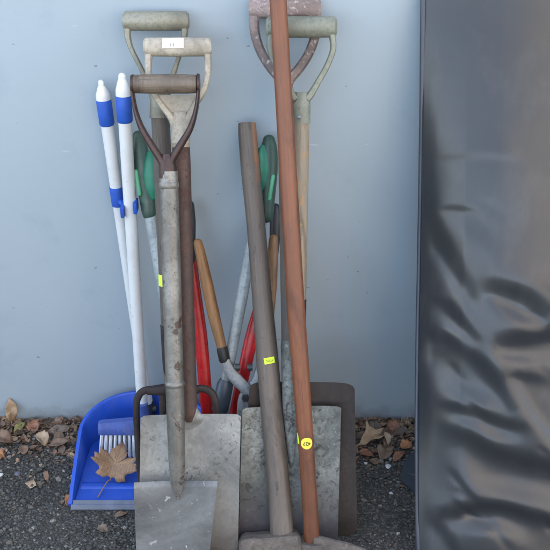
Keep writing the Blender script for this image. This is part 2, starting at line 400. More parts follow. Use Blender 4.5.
for x0, sx in ((136.7, -1), (163.5, -.3), (190, .3), (217, 1)):
    b = MB(); xa = t.L(x0, 420).x
    top = t.L(x0, 388).z
    rr = (.0072, .0066)
    if abs(sx) == 1: pts = [(xa * .35, 0, zc - .001), (xa * .72, 0, zc + .001), (xa * .93, 0, zc - .012), (xa, 0, zc - .045), (xa, .002, zc * .5), (xa * .99, .004, .0)]
    else: pts = [(xa, 0, zc + .002), (xa, 0, zc - .02), (xa, 0, zc - .05), (xa, .001, zc * .6), (xa, .003, zc * .3), (xa, .004, .0)]
    b.tube(pts, [rr, rr, rr, (.0066, .0066), (.006, .006), (.002, .002)], 12, smooth=5, power=3)
    b.build('tine', 'rust_fork', t.o)
def sticker(t, px, py, w, h, yf, mat='lime_paper', rz=0, name='price_sticker'):
    c = t.L(px, py, yf); b = MB()
    m = Matrix.Rotation(R(rz), 3, 'Y')
    def fn(u, v):
        q = m @ Vector(((u - .5) * w, 0, (v - .5) * h)); return (c.x + q.x, c.y, c.z + q.z)
    return c, m, b
def wrap_sticker(t, px, py, w, h, rad, mat, rz=0, ang=0, axis_x=0.0, name='price_sticker'):
    """paper stuck round a shaft of radius rad whose axis is x = axis_x"""
    c = t.L(px, py, -rad); b = MB(); m = Matrix.Rotation(R(rz), 3, 'Y')
    def fn(u, v):
        q = m @ Vector(((u - .5) * w, 0, (v - .5) * h))
        a = q.x / rad + R(ang); r = rad + .0009
        return (axis_x + r * math.sin(a), -r * math.cos(a), c.z + q.z)
    b.sheet(fn, 8, 3, -.0003); return b.build(name, mat, t.o, 60), c
st, c = wrap_sticker(t, 164, 281, .016, .022, .0172, 'lime_paper', 5, -45)

# --- square mouth shovel with off white D handle
t = Tool('square_shovel', 'wide grey shovel with white label on its off white D handle, behind the small spade', 'shovel', (178, 47, .095), GD(193.5, .455))
b = MB()
b.tube([t.L(143.8, 47), t.L(146, 47), t.L(178, 47), t.L(209.5, 47), t.L(211.8, 47)], [(.012, .012), (.0165, .0155), (.0172, .016), (.0165, .0155), (.012, .012)], 20, power=2.5)
al = [(149, 49), (148.5, 62), (149, 76), (153, 91), (161, 104), (171, 117), (175, 126)]
b.tube(side_pts(t, al), [(.0075, .012), (.0065, .011), (.006, .010), (.0058, .010), (.006, .010), (.007, .011), (.008, .011)], 12, smooth=4, power=2.8)
b.tube(side_pts(t, [(357 - 0.5 - a, y) for a, y in al[:5]] + [(189, 117), (185, 126)]), [(.0075, .012), (.0065, .011), (.006, .010), (.0058, .010), (.006, .010), (.007, .011), (.008, .011)], 12, smooth=4, power=2.8)
web = side_pts(t, [(156, 95), (201, 95), (194, 106), (184, 121), (176, 121), (164, 106)], -.003); b.ngon(web, .007)
b.tube([t.L(180, 112), t.L(180.3, 122), t.L(181, 143)], [(.013, .011), (.0178, .0165), (.0168, .0165)], 18)
b.build('handle', 'paint_white', t.o)
lab = MB(); cl = t.L(172, 43, -.0165)
r0 = .0172
def fnl(u, v):
    a = R(52 - 62 * v) ; return (t.L(162 + 21.5 * u, 43, -.017).x, -r0 * 1.012 * math.cos(a) ** .8 - .0008, t.L(178, 47).z + r0 * 1.05 * math.sin(a))
lab.sheet(fnl, 6, 8, -.0003); lo = lab.build('price_label', 'white_paper', t.o, 60)
tilt = Matrix.Rotation(R(-8), 3, 'X')
text_mesh('number', '11', .0085, 'ink', lo, (t.L(173, 44).x, -.0189, t.L(173, 45).z - .0015), tilt @ FACE)
text_mesh('number', '..', .0075, 'ink', lo, (t.L(173, 44).x, -.0188, t.L(173, 45).z + .0070), Matrix.Rotation(R(-25), 3, 'X') @ FACE)
b = MB(); b.tube([(0, 0, t.L(181, 132).z), (0, 0, t.L(184, 200).z)], .0156, 18); b.build('shaft', 'wood_pale', t.o)
zt = t.L(188, 416).z
b = MB(); b.tube([(0, 0, t.L(183, 156).z), (0, 0, t.L(184, 165).z), (0, 0, zt + .10), (0, -.001, zt + .03), (0, -.003, zt + .004), (0, -.003, zt - .010)],
       [.0150, .0168, .0160, (.0165, .014), (.0135, .010), (.006, .006)], 18, smooth=3)
b.build('socket', 'rust_socket', t.o)
b = MB(); b.tube([(0, .002, zt + .028), (0, .001, zt + .012), (0, .000, zt - .004), (0, .002, zt - .014), (0, .004, zt - .03)], [(.012, .008), (.0185, .010), (.028, .008), (.026, .005), (.012, .002)], 18, smooth=4)
b.build('frog', 'blade_grey', t.o)
x0 = t.L(141, 416).x; x1 = t.L(241, 418).x; xb0 = t.L(139, 550).x; xb1 = t.L(238, 550).x; ze = t.L(190, 550).z
def fb(u, v):
    zz = zt * v
    f = 1 - v
    xl = x0 + (xb0 - x0) * (zt - zz) / (zt - ze); xr = x1 + (xb1 - x1) * (zt - zz) / (zt - ze)
    e = abs(2 * u - 1)
    yy = -.010 * (e ** 3) * v + .012 * (1 - v) * 0 + .002 * math.sin(v * 9 + u * 4)
    zz += -.004 * max(0, (e - .93) / .07) ** 2 * (1 if v > .99 else 0) + (-.006 * max(0, (e - .8) / .2) if v < .01 else 0) + .003
    return (xl + (xr - xl) * u, yy + .002, zz)
b = MB(); b.sheet(fb, 30, 24, .0022); b.build('blade', 'blade_grey', t.o, 50)

# --- small spade, front
t = Tool('spade', 'small front spade with brown wooden grip in rusty Y strap and flaking grey tube shaft', 'spade', (166, 84, .158), GD(180.5, .50))
b = MB(); b.tube([t.L(133.5, 84), t.L(145, 84), t.L(166, 84), t.L(187, 84), t.L(196.5, 84)], [.0158, .0168, .0170, .0168, .0158], 22); b.build('grip', 'wood_grip', t.o)
b = MB()
for sgn in (-1, 1):
    xe = t.L(132.4 if sgn < 0 else 198.6, 84).x
    zg = t.L(166, 84).z
    b.tube([(xe - sgn * .0022, 0, zg), (xe + sgn * .0022, 0, zg)], [(.0180, .0180), (.0165, .0165)], 20)
    arm = [(132.4, 84), (133, 96), (136, 112), (142, 129), (152, 146), (161, 160), (164.5, 169)] if sgn < 0 else [(198.6, 84), (198, 96), (195.5, 112), (190, 129), (180, 146), (172, 160), (169.5, 169)]
    b.tube(side_pts(t, arm), [(.0026, .012), (.0034, .0125), (.0042, .012), (.0058, .0115), (.0068, .0115), (.0072, .012), (.0072, .0125)], 14, smooth=5, power=2.4)
b.tube([t.L(167, 154), t.L(167.3, 161), t.L(167.6, 167), t.L(168, 178)], [(.009, .012), (.0140, .0150), (.0164, .0164), (.0160, .0160)], 20)
b.build('yoke', 'strap', t.o)
s0 = t.L(169, 171).z; zt = t.L(179, 482).z
b = MB(); b.tube([(0, 0, s0), (0, 0, t.L(172, 280).z), (0, 0, t.L(174, 383).z)], [.0166, .0172, .0166], 24); b.build('shaft', 'galv', t.o)
b = MB(); zz = t.L(169, 185).z; b.tube([(0, 0, zz + .006), (0, 0, zz + .003), (0, 0, zz - .003), (0, 0, zz - .006)], [.0168, .0182, .0182, .0168], 22)
b.build('collar', 'galv', t.o)
zz = t.L(174, 384).z
b = MB(); b.tube([(0, 0, zz + .006), (0, 0, zz + .003), (0, 0, zz - .002), (0, 0, zz - .004), (0, 0, zz - .006), (0, 0, (zz + zt) / 2 + .02), (0, -.001, zt + .045), (0, -.003, zt + .012), (0, -.0030, zt - .004), (0, .000, zt - .018), (0, .001, zt - .034)],
       [.0166, .0186, .0186, .0174, .0172, .0168, (.0158, .0155), (.0135, .0105), (.0115, .0065), (.008, .0035), (.002, .001)], 22); b.build('socket', 'galv', t.o)
x0 = t.L(134, 482).x; x1 = t.L(217.5, 482).x; xb0 = t.L(136, 550).x; xb1 = t.L(210, 550).x; ze = t.L(180, 550).z
def fb(u, v):
    zz = zt * v; q = (zt - zz) / (zt - ze)
    xl = x0 + (xb0 - x0) * q; xr = x1 + (xb1 - x1) * q
    e = 2 * u - 1
    yy = -.006 * (e * e) * v + .0015 * math.sin(5 * v + 3 * u)
    if v > .97: yy += .004 * (v - .97) / .03
    return (xl + (xr - xl) * u, yy + .003, zz + (-.004 * max(0, (abs(e) - .75) / .25) ** 2 if v < .02 else 0))
b = MB(); b.sheet(fb, 26, 34, .0022); b.build('blade', 'blade_spade', t.o, 50)

# --- rear right shovel: dark brown blade, sage D handle
t = Tool('square_shovel', 'shovel with smooth sage green D handle and big dark brown blade nearest the wall', 'shovel', (303, 27, .068), GD(294.2, .375))
b = MB()
b.tube([t.L(265.8, 27), t.L(268, 27), t.L(301, 27), t.L(334.5, 27), t.L(336.8, 27)], [(.013, .012), (.0185, .017), (.0192, .0175), (.0185, .017), (.013, .012)], 20)
ar = [(331.5, 28), (332.6, 38), (333, 50), (327, 66), (318, 82), (311, 94), (307, 99)]
rad = [(.007, .012), (.0062, .012), (.0055, .011), (.0055, .010), (.0058, .010), (.0068, .011), (.007, .012)]
b.tube(side_pts(t, ar), rad, 12, smooth=4, power=2.8)
b.tube(side_pts(t, [(603 - x, y) for x, y in ar]), rad, 12, smooth=4, power=2.8)
b.tube([t.L(301.8, 92), t.L(301.8, 99), t.L(302, 112), t.L(302, 123)], [(.012, .010), (.0158, .0135), (.0158, .0155), (.0152, .0152)], 18)
b.build('handle', 'paint_sage', t.o)
b = MB(); c = t.L(299, 117, -.0150); b.ellipsoid(c, (.0042, .0026, .0038)); b.build('rivet', 'steel', t.o)
zt = t.L(303, 384).z
b = MB(); b.tube([(0, 0, t.L(302, 110).z), (0, 0, t.L(302, 200).z), (0, 0, zt + .16)], [.0146, .0152, .0150], 18); b.build('shaft', 'wood_weather', t.o)
b = MB(); b.tube([(0, 0, zt + .17), (0, 0, zt + .05), (0, -.004, zt - .02), (0, -.002, zt - .1)], [.0155, .0155, (.015, .009), (.003, .003)], 16, smooth=3); b.build('socket', 'rust_fork', t.o)
x0 = t.L(249.5, 384).x; x1 = t.L(354.5, 382).x; xe = t.L(357.5, 520).x
def fb(u, v):
    zz = zt * v; e = 2 * u - 1
    xr = x1 + (xe - x1) * (1 - v); xl = x0 - (xe - x1) * (1 - v)
    xx = xl + (xr - xl) * u
    rc = .022                                        # rounded corners
    dx = min(xx - xl, xr - xx)
    lift = rc - math.sqrt(max(0, rc * rc - max(0, rc - dx) ** 2))
    if v < .5: zz = zz + lift * (1 - 2 * v)
    else: zz = zz - lift * .4 * (2 * v - 1)
    return (xx, -.012 * abs(e) ** 4 * v + .002, zz + .003)
b = MB(); b.sheet(fb, 60, 24, .0022); b.build('blade', 'blade_brown', t.o, 50)

# --- pink wooden D handle shovel
t = Tool('square_shovel', 'shovel with flaking pink wooden D handle and mottled pale green grey blade', 'shovel', (284, 8, .024), GD(292.5, .415))
b = MB()
b.tube([t.L(248.6, 8), t.L(251, 8), t.L(284, 8), t.L(318, 8), t.L(320.6, 8)], [(.012, .012), (.0185, .0155), (.0192, .016), (.0185, .0155), (.012, .012)], 18, power=2.8)
al = [(255, 10), (254, 22), (256, 38), (262, 54), (271, 68), (281, 80), (285, 92)]
rad = [(.0095, .012), (.0092, .012), (.0088, .012), (.0088, .012), (.009, .012), (.0095, .012), (.0095, .012)]
b.tube(side_pts(t, al), rad, 12, smooth=4, power=2.8)
b.tube(side_pts(t, [(570.5 - x, y) for x, y in al]), rad, 12, smooth=4, power=2.8)
b.tube([t.L(285.5, 82), t.L(285.7, 92), t.L(286, 118)], [(.012, .010), (.0155, .0145), (.0148, .0148)], 16)
b.build('handle', 'pink_wood', t.o)
zt = t.L(290, 408).z
b = MB(); b.tube([(0, 0, t.L(286, 110).z), (0, 0, zt + .1)], [.0148, .0150], 18); b.build('shaft', 'wood_dark', t.o)
b = MB(); b.tube([(0, 0, zt + .135), (0, 0, zt + .12), (0, 0, zt + .06), (0, -.004, zt - .0), (0, -.004, zt - .06), (0, -.002, zt - .12)], [.0152, .0165, .0158, (.015, .011), (.010, .006), (.002, .002)], 16, smooth=3); b.build('socket', 'blade_mottle', t.o)
x0 = t.L(242.5, 408).x; x1 = t.L(341, 410).x; xb0 = t.L(239, 530).x; xb1 = t.L(338, 530).x; ze = t.L(290, 530).z
def fb(u, v):
    zz = zt * v; q = (zt - zz) / (zt - ze); e = 2 * u - 1
    xl = x0 + (xb0 - x0) * q; xr = x1 + (xb1 - x1) * q
    return (xl + (xr - xl) * u, -.009 * abs(e) ** 3 * v + .002, zz + .003 - (.003 * max(0, (abs(e) - .9) / .1) ** 2 if v > .98 else 0))
b = MB(); b.sheet(fb, 30, 24, .0022); b.build('blade', 'blade_mottle', t.o, 50)

# ------------------------------------------------------------------ loppers and shears
# --- extending loppers with green grips
t = Tool('extending_loppers', 'long extending loppers with dark green grips and pale aluminium arms', 'loppers', (206, 140, .036), GD(205, .285))
for sg in (-1, 1):
    if sg < 0: gp = [(138.5, 137), (140, 150), (143, 170), (146.5, 192), (149, 213)]; ap = [(148.5, 208), (157, 255), (168, 315), (184, 395), (195, 450)]
    else: gp = [(269, 141), (269, 150), (268.5, 168), (267.5, 190), (266, 216)]; ap = [(267, 208), (252, 245), (241, 302), (225, 385), (212, 450)]
    b = MB(); b.tube(side_pts(t, gp), [(.0125, .013), (.0165, .017), (.0185, .018), (.0165, .016), (.0140, .0145)], 18, smooth=4, round_end=True)
    gr = b.build('grip', 'green_body', t.o)
    # soft pads set into the grip
    q = t.L(151.5 if sg < 0 else 262, 174 if sg < 0 else 168); b = MB(); b.tube([q + Vector((sg * .002, -.009, .040)), q + Vector((0, -.010, .026)), q + Vector((sg * -.001, -.011, .0)), q + Vector((sg * -.002, -.010, -.026)), q + Vector((sg * -.004, -.009, -.044))], [(.007, .006), (.0140, .0110), (.0172, .0125), (.0140, .011), (.006, .006)], 16, smooth=4, round_end=True); b.build('grip_pad', 'green_pad', gr)
    q = t.L(138.7 if sg < 0 else 271, 182 if sg < 0 else 187); b = MB(); b.tube([q + Vector((-.003 if sg < 0 else .0035, -.0145, .022)), q + Vector((.0035 if sg < 0 else -.003, -.0140, -.022))], [(.0042, .0042), (.0042, .0042)], 12, round_end=True); b.build('grip_inset', 'green_inset', gr)
    b = MB(); b.tube(side_pts(t, ap[:4]), [.0115, .0118, .0118, .0105], 16, smooth=3); b.build('arm', 'alu', t.o)
    e = side_pts(t, ap[3:]); d = (e[1] - e[0]).normalized()
    b = MB(); b.tube([e[0] - d * .012, e[0] - d * .003, e[0] + d * .025, e[0] + d * .055, e[0] + d * .06], [.0125, .0165, .0175, .0165, .0135], 16); b.build('lock_sleeve', 'sleeve', t.o)
    b = MB(); b.tube([e[0] + d * .05, e[1], t.L(205 + sg * 3, 478)], [.0085, .0085, (.008, .006)], 12); b.build('arm', 'alu', t.o)
b = MB()
for sg in (-1, 1):
    b.tube([t.L(205 + sg * 3, 474, sg * .003), t.L(205, 486, sg * .003), t.L(205 - sg * 5, 500, sg * .003), t.L(205 - sg * 1, 513, sg * .003)], [(.010, .003), (.016, .003), (.013, .0028), (.002, .002)], 10, smooth=3)
b.build('cutting_jaw', 'dark_steel', t.o)

# --- red loppers
t = Tool('loppers', 'red enamelled loppers with black grips, arms crossing behind the wooden shears', 'loppers', (232, 207, .030), GD(221, .255))
for sg in (-1, 1):
    if sg < 0: gp = [(189.5, 205), (190, 222), (190.5, 243), (192, 262)]; ap = [(191.5, 258), (195.5, 295), (201, 340), (207.5, 413), (214, 465)]
    else: gp = [(275.5, 208), (275.5, 222), (274.5, 243), (272.5, 262)]; ap = [(273, 258), (262, 300), (251, 340), (236, 410), (226, 465)]
    b = MB(); b.tube(side_pts(t, gp), [(.0095, .0095), (.0118, .0118), (.0105, .0105), (.0095, .0095)], 16, smooth=4, round_end=True); b.build('grip', 'black_rubber', t.o)
    b = MB(); b.tube(side_pts(t, ap), [(.0100, .0085), (.0125, .0095), (.0140, .0100), (.0130, .0095), (.010, .007)], 16, smooth=4, power=2.4); b.build('arm', 'red', t.o)
b = MB()
for sg in (-1, 1): b.tube([t.L(220 + sg * 6, 462, sg * .003), t.L(220, 475, sg * .003), t.L(220 - sg * 6, 487, sg * .003), t.L(220, 497, sg * .003)], [(.008, .004), (.015, .004), (.012, .003), (.002, .002)], 10, smooth=3)
b.build('cutting_jaw', 'dark_steel', t.o)

# --- hedge shears with wooden handles
t = Tool('hedge_shears', 'hedge shears with tan wooden handles and grey steel tangs, blades down between the shovels', 'shears', (236, 240, .088), GD(244, .345))
for sg in (-1, 1):
    hp = [(198, 243), (201, 256), (207.5, 286), (214, 316), (221, 344), (223, 353)] if sg < 0 else [(273.5, 239), (273, 252), (271, 284), (268, 316), (264, 343), (262.5, 352)]
    b = MB(); b.tube(side_pts(t, hp), [(.0090, .0090), (.0105, .0105), (.0122, .0122), (.0122, .0122), (.0100, .0100), (.0092, .0092)], 18, smooth=4, round_end=True); b.build('wooden_handle', 'wood_tan', t.o)
    e = side_pts(t, [(221.8, 347), (225, 362)] if sg < 0 else [(263.2, 347), (261, 362)]); d = (e[1] - e[0])
    b = MB(); b.tube([e[0], e[0] + d * .2, e[1] - d * .15, e[1]], [.0102, .0116, .0114, .0095], 16); b.build('ferrule', 'dark_steel', t.o)
    bp = [(225.5, 360), (230, 371), (238, 381), (246.5, 390), (251, 402), (249, 440), (245, 500)] if sg < 0 else [(261, 360), (260.5, 371), (257, 382), (249, 391), (243, 402), (242, 440), (244, 500)]
    b = MB(); b.tube(side_pts(t, bp, sg * .004), [(.0085, .0055), (.0115, .0055), (.0125, .005), (.0120, .004), (.0110, .003), (.0105, .002), (.002, .0012)], 12, smooth=4, power=3.2); bl = b.build('blade', 'steel', t.o)
    ex = t.L(237.5 if sg < 0 else 250, 367)
    b = MB(); b.tube([ex - Vector((.0052, .002, 0)), ex + Vector((.0052, -.002, 0))], [.0072, .0072], 16); b.build('bumper', 'dark_plastic', t.o)
b = MB(); c = t.L(245.5, 397); b.tube([c + Vector((0, -.016, 0)), c + Vector((0, .008, 0))], [.0075, .0075], 6, yhint=(0, 0, 1)); b.build('pivot_bolt', 'dark_steel', t.o, 20)

# ------------------------------------------------------------------ long handled hammers
t = Tool('sledgehammer', 'sledgehammer with thick grimy grey wooden handle wearing a lime sticker', 'sledgehammer', (247, 124, .036), GD(284.5, .455))
fresh_end(M['wood_sledge'], .0075, .0105, t.len - .12, t.len - .07, (.26, .115, .05))
b = MB()
cp = [(247, 123), (247.6, 135), (251, 175), (256, 225), (261.5, 290), (267, 355), (273.5, 430), (279, 490), (282, 535)]
rad = [(.0168, .0150), (.0180, .0165), (.0185, .0165), (.0180, .0160), (.0192, .0175), (.0215, .020), (.0215, .0205), (.0220, .021), (.0230, .021)]
b.tube(side_pts(t, cp), rad, 20, smooth=4, power=2.2); hd = b.build('handle', 'wood_sledge', t.o, 40, .0015)
c = t.L(269.5, 360.5, -.0212); b = MB(); m = Matrix.Rotation(R(-6), 3, 'Y')
xa = t.L(267.5, 360).x
def fn(u, v):
    q = m @ Vector(((u - .5) * .0205, 0, (v - .5) * .0120)); a = (q.x + c.x - xa) / .0212
    return (xa + .0224 * math.sin(a), -.0214 * math.cos(a) - .0004, c.z + q.z)
b.sheet(fn, 10, 3, -.0003); so = b.build('price_sticker', 'lime_paper', t.o, 60)
b = MB()
for i in range(5): b.tube([(c.x - .0062 + .0028 * i, c.y - .0012, c.z + .0018), (c.x - .0050 + .0028 * i, c.y - .0012, c.z - .0008 - .001 * (i % 2))], [.00035, .00035], 5)
b.tube([(c.x - .0065, c.y - .0012, c.z - .0022), (c.x + .0058, c.y - .0012, c.z - .0012)], [.0003, .0003], 5)
b.build('handwriting', 'ink', so)
zt = t.L(280, 532).z
b = MB(); xl = t.L(238.5, 540).x; xr = t.L(301, 540).x; hx = (xr - xl) / 2; cx = (xl + xr) / 2
H = zt * .5; rings = []
for e, sc in ((-1, .70), (-.9, .92), (-.78, 1), (-.3, .98), (.3, .98), (.78, 1), (.9, .92), (1, .70)):
    ring = []
    for j in range(16):
        a = 2 * math.pi * (j + .5) / 16; ca, sa = math.cos(a), math.sin(a); p = .30
        ring.append((cx + e * hx, .032 * sc * math.copysign(abs(ca) ** p, ca), H + H * sc * math.copysign(abs(sa) ** p, sa)))
    rings.append(ring)
b.loft(rings); b.build('head', 'head_steel', t.o, 30, .003)

t = Tool('mattock', 'mattock with long reddish varnished wooden handle and round yellow numbered sticker', 'mattock', (274.5, -62, .066), GD(313.5, .452))
b = MB()
cp = [(274.5, -62), (275.5, -40), (278, 0), (283.3, 90), (288, 170), (294.5, 285), (300, 365), (306, 445), (310.8, 520), (312, 548)]
rad = [(.0150, .014), (.0150, .014), (.0150, .014), (.0152, .0145), (.0158, .015), (.0165, .0155), (.0168, .0158), (.0150, .0150), (.0150, .0150), (.0152, .0150)]
b.tube(side_pts(t, cp), rad, 22, smooth=5, power=2.25); b.build('handle', 'wood_orange', t.o)
c = t.L(306.8, 443.5, -.0155); xa = t.L(305.8, 443.5).x
b = MB(); rs = .0112; n = 28
def onr(x, z): a = (x - xa) / .0155; return Vector((xa + .0162 * math.sin(a), -.0160 * math.cos(a) - .0004, z))
pts = [onr(c.x, c.z)] + [onr(c.x + rs * r_ * math.cos(2 * math.pi * i / n), c.z + rs * r_ * math.sin(2 * math.pi * i / n)) for r_ in (.33, .66, 1) for i in range(n)]
fs = [(0, 1 + i, 1 + (i + 1) % n) for i in range(n)] + [(1 + k_ * n + i, 1 + (k_ + 1) * n + i, 1 + (k_ + 1) * n + (i + 1) % n, 1 + k_ * n + (i + 1) % n) for k_ in (0, 1) for i in range(n)]
b.add(pts, fs); so = b.build('round_sticker', 'yellow_paper', t.o, 60)
nm = text_mesh('number', '427', .0098, 'ink', so, (0, 0, 0), Matrix.Rotation(R(180 + 6), 3, 'Y') @ FACE)
for v in nm.data.vertices:
    q = onr(c.x + v.co.x * .92, c.z + v.co.z); a = (c.x + v.co.x - xa) / .0155
    v.co = q + Vector((math.sin(a), -math.cos(a), 0)) * (.0008 + v.co.y * -.5)
st = MB(); cz = t.L(301, 437).z
def fn(u, v):
    a = R(-88 + 34 * u); zz = cz + (v - .5) * .021; return (t.L(305.6, 437).x + .0158 * math.sin(a), -.0156 * math.cos(a), zz)
st.sheet(fn, 5, 3, -.0004); st.build('price_sticker', 'lime_paper', t.o, 60)
# head: eye, broad adze reaching right and forward, pick reaching left and back
zt = t.L(312, 541).z; b = MB(); xe = t.L(312, 545).x
rot = Matrix.Rotation(R(-24), 3, 'Z')
def RX(p): return rot @ Vector(p) + Vector((xe, 0, 0))
b.tube([RX((0, 0, zt + .002)), RX((0, 0, zt - .01)), RX((0, 0, zt * .3)), RX((0, 0, .004))], [(.029, .024), (.032, .027), (.031, .026), (.027, .023)], 18, yhint=(rot @ Vector((0, 1, 0))), power=3)
b.tube([RX((.010, -.004, zt * .80)), RX((.045, -.004, zt * .78)), RX((.09, -.004, zt * .55)), RX((.14, -.004, .006))], [(.012, .024), (.009, .022), (.006, .028), (.002, .034)], 14, smooth=4, yhint=(0, 0, 1), power=3.4)
b.tube([RX((-.015, 0, zt * .55)), RX((-.07, 0, zt * .6)), RX((-.13, 0, zt * .4)), RX((-.18, 0, .010))], [(.015, .016), (.012, .013), (.009, .010), (.002, .002)], 12, smooth=4, yhint=(0, 0, 1), power=3)
b.build('head', 'head_steel', t.o, 40)

# ------------------------------------------------------------------ long handled dustpan and broom
pan = bpy.data.objects.new('dustpan', None); COL.objects.link(pan); cx = GD(148, .12).x; pan.location = (cx, -.12, 0)
tag(pan, 'blue long handled dustpan with white pole and grey lip, standing on the gravel at left', 'dustpan')
hw = .136
plan = []                                   # (x, distance from wall, rim height)
for i in range(9): s_ = i / 8; plan.append((-hw - .002 + .004 * s_, .292 - .172 * s_, .010 + .056 * s_ ** .85))
for i in range(1, 14):
    a = R(90 * i / 14.0); plan.append((-hw + .112 * (1 - math.cos(a)) + .002, .12 - .075 * math.sin(a), .066 + .038 * math.sin(a) ** 1.3))
n0 = len(plan); plan += [(0.0, .044, .107)]
plan += [(-x, d_, h_) for x, d_, h_ in reversed(plan[:-1])]
def lp(x, d_, z): return (x, .12 - d_, z)
b = MB(); th = .004
prof = []
for i, (x, d_, h_) in enumerate(plan):
    a, c_ = plan[max(i - 1, 0)], plan[min(i + 1, len(plan) - 1)]
    tx, td = c_[0] - a[0], c_[1] - a[1]; l = math.hypot(tx, td); nx, nd = -td / l, tx / l     # inward
    if nx * (-x) + nd * (.2 - d_) < 0: nx, nd = -nx, -nd
    fl = .013                                # rolled rim flange, outward lean of the wall
    lean = .12 * h_
    prof.append([lp(x, d_, .001), lp(x - nx * lean, d_ - nd * lean, h_ - .004), lp(x - nx * (lean + fl * .5), d_ - nd * (lean + fl * .5), h_ - .004), lp(x - nx * (lean + fl * .5), d_ - nd * (lean + fl * .5), h_ + .001),
                 lp(x + nx * (th * .3 - lean), d_ + nd * (th * .3 - lean), h_ + .003), lp(x + nx * (th - lean), d_ + nd * (th - lean), h_ - .001), lp(x + nx * th, d_ + nd * th, .004)])
b.loft(prof, True)
inner = [(p[6][0], p[6][1], .0105) for p in prof]
m = len(inner); fl_v = []; rows = 10
for j in range(rows + 1):
    pass
b.add([Vector(p) for p in inner] + [Vector((p[0], p[1], .0012)) for p in inner], [tuple(range(m)), tuple(reversed(range(m, 2 * m)))])
b.build('pan', 'blue_plastic', pan, 35)
b = MB()                                    # low step across the floor and grey rubber lip
b.tube([lp(-hw + .008, .235, .0095), lp(hw - .008, .235, .0095)], [(.012, .004), (.012, .004)], 10, yhint=(0, 0, 1)); b.build('floor_ridge', 'blue_plastic', pan)
b = MB()
def fn(u, v): return lp(-hw - .004 + (2 * hw + .008) * u,   .284 + .017 * v, .0145 - .0095 * v)
b.sheet(fn, 24, 3, -.003, (0, 0, 1)); b.build('rubber_lip', 'grey_rubber', pan)
def pole(owner, top, bot, r0, r1, grip_y, cap_tilt):
    T = P(*top) - owner.location; B = P(*bot) - owner.location; d = (T - B).normalized(); Lh = (T - B).length
    def at(py):
        lo, hi = 0.0, 1.0
        for _ in range(40):
            mid = (lo + hi) / 2; q = proj(B + (T - B) * mid + owner.location)[1]
            if q > py: lo = mid
            else: hi = mid
        return B + (T - B) * lo
    b = MB(); b.tube([B, at(grip_y[0])], [r1, r0], 18); b.build('pole', 'white_plastic', owner)
    b = MB(); g0, g1 = at(grip_y[0]), at(grip_y[1]); b.tube([g0, g0 + d * .003, g1 - d * .003, g1], [r0 * 1.03, r0 * 1.18, r0 * 1.18, r0 * 1.03], 20); b.build('foam_grip', 'blue_grip', owner)
    b = MB(); c0 = at(grip_y[1]); c1 = at(grip_y[2]); h = (c1 - c0)
    b.tube([c0, c0 + h * .25, c0 + h * .55, c0 + h * .72, c0 + h * .85, c0 + h * .95, c1],
           [(r0 * 1.12, r0 * 1.12), (r0 * 1.1, r0 * 1.08), (r0 * .85, r0 * .7), (r0 * .64, r0 * .42), (r0 * .62, r0 * .40), (r0 * .5, r0 * .34), (r0 * .2, r0 * .2)], 18, yhint=cap_tilt, smooth=3)
    b.build('hanging_cap', 'white_cap', owner)
    return at, d
at, d = pole(pan, (100.7, 80, .028), (147.5, 402, .052), .0125, .0118, (125, 99.5, 78), (1, .8, 0))
b = MB(); q0, q1 = at(205), at(186.5); b.tube([q0, q1], [.0142, .0142], 20)
q = (q0 * .7 + q1 * .3)                     # clip arms that hold the broom
for sx in (0, 1):
    e = P(123 if not sx else 135.8, 210 if not sx else 206, .085) - pan.location
    b.box(tuple(e), (.0035, .014, .011))
e0 = P(129, 207, .068) - pan.location; b.box(tuple(e0), (.015, .003, .010))
b.tube([q, e0], [(.006, .008), (.006, .008)], 10)
b.build('broom_clip', 'blue_grip', pan, 30, .0008)
b = MB(); q = P(148.5, 405, .050) - pan.location
b.tube([q + Vector((0, 0, .014)), q + Vector((0, 0, -.03))], [(.011, .010), (.012, .012)], 12, power=3)
b.tube([q + Vector((-.014, -.002, -.008)), q + Vector((.018, -.002, -.008))], [.0075, .0075], 12); b.build('hinge', 'dark_plastic', pan)

br = bpy.data.objects.new('broom', None); COL.objects.link(br); cb = P(144.5, 455, .135); br.location = (cb.x, -.13, .0115)
tag(br, 'white poled broom with blue head and pale bristles, standing in the dustpan', 'broom')
at, d = pole(br, (122, 73, .058), (143.5, 424, .118), .0128, .0120, (122, 95.5, 73), (.35, 1, 0))
hz0 = (P(118, 430.5, .13).z - .0115); hz1 = (P(118, 419.5, .12).z - .0115); xl = P(100, 428, .125).x - cb.x; xr = -xl * 1.02
b = MB()
rings = []
for e, sc in ((-1, .82), (-.96, .96), (-.9, 1), (0, 1), (.9, 1), (.96, .96), (1, .82)):
    X = e * (xr - xl) / 2; dz = .012 * (1 - e * e)
    y0 = .0; hwid = .0165 * sc
    rings.append([(X, y0 - hwid, hz0), (X, y0 - hwid, hz0 + .012), (X, y0 - hwid * .8, hz1 - .006 + dz * .3), (X, y0 - hwid * .4, hz1 + dz), (X, y0 + hwid * .4, hz1 + dz), (X, y0 + hwid * .8, hz1 - .006 + dz * .3), (X, y0 + hwid, hz0 + .012), (X, y0 + hwid, hz0)])
b.loft(rings); b.tube([(.0, .004, hz1), (-.001, .008, hz1 + .045)], [(.018, .014), (.0150, .0150)], 16)
b.build('broom_head', 'dusty_blue', br, 35)
b = MB(); rb = random.Random(3)
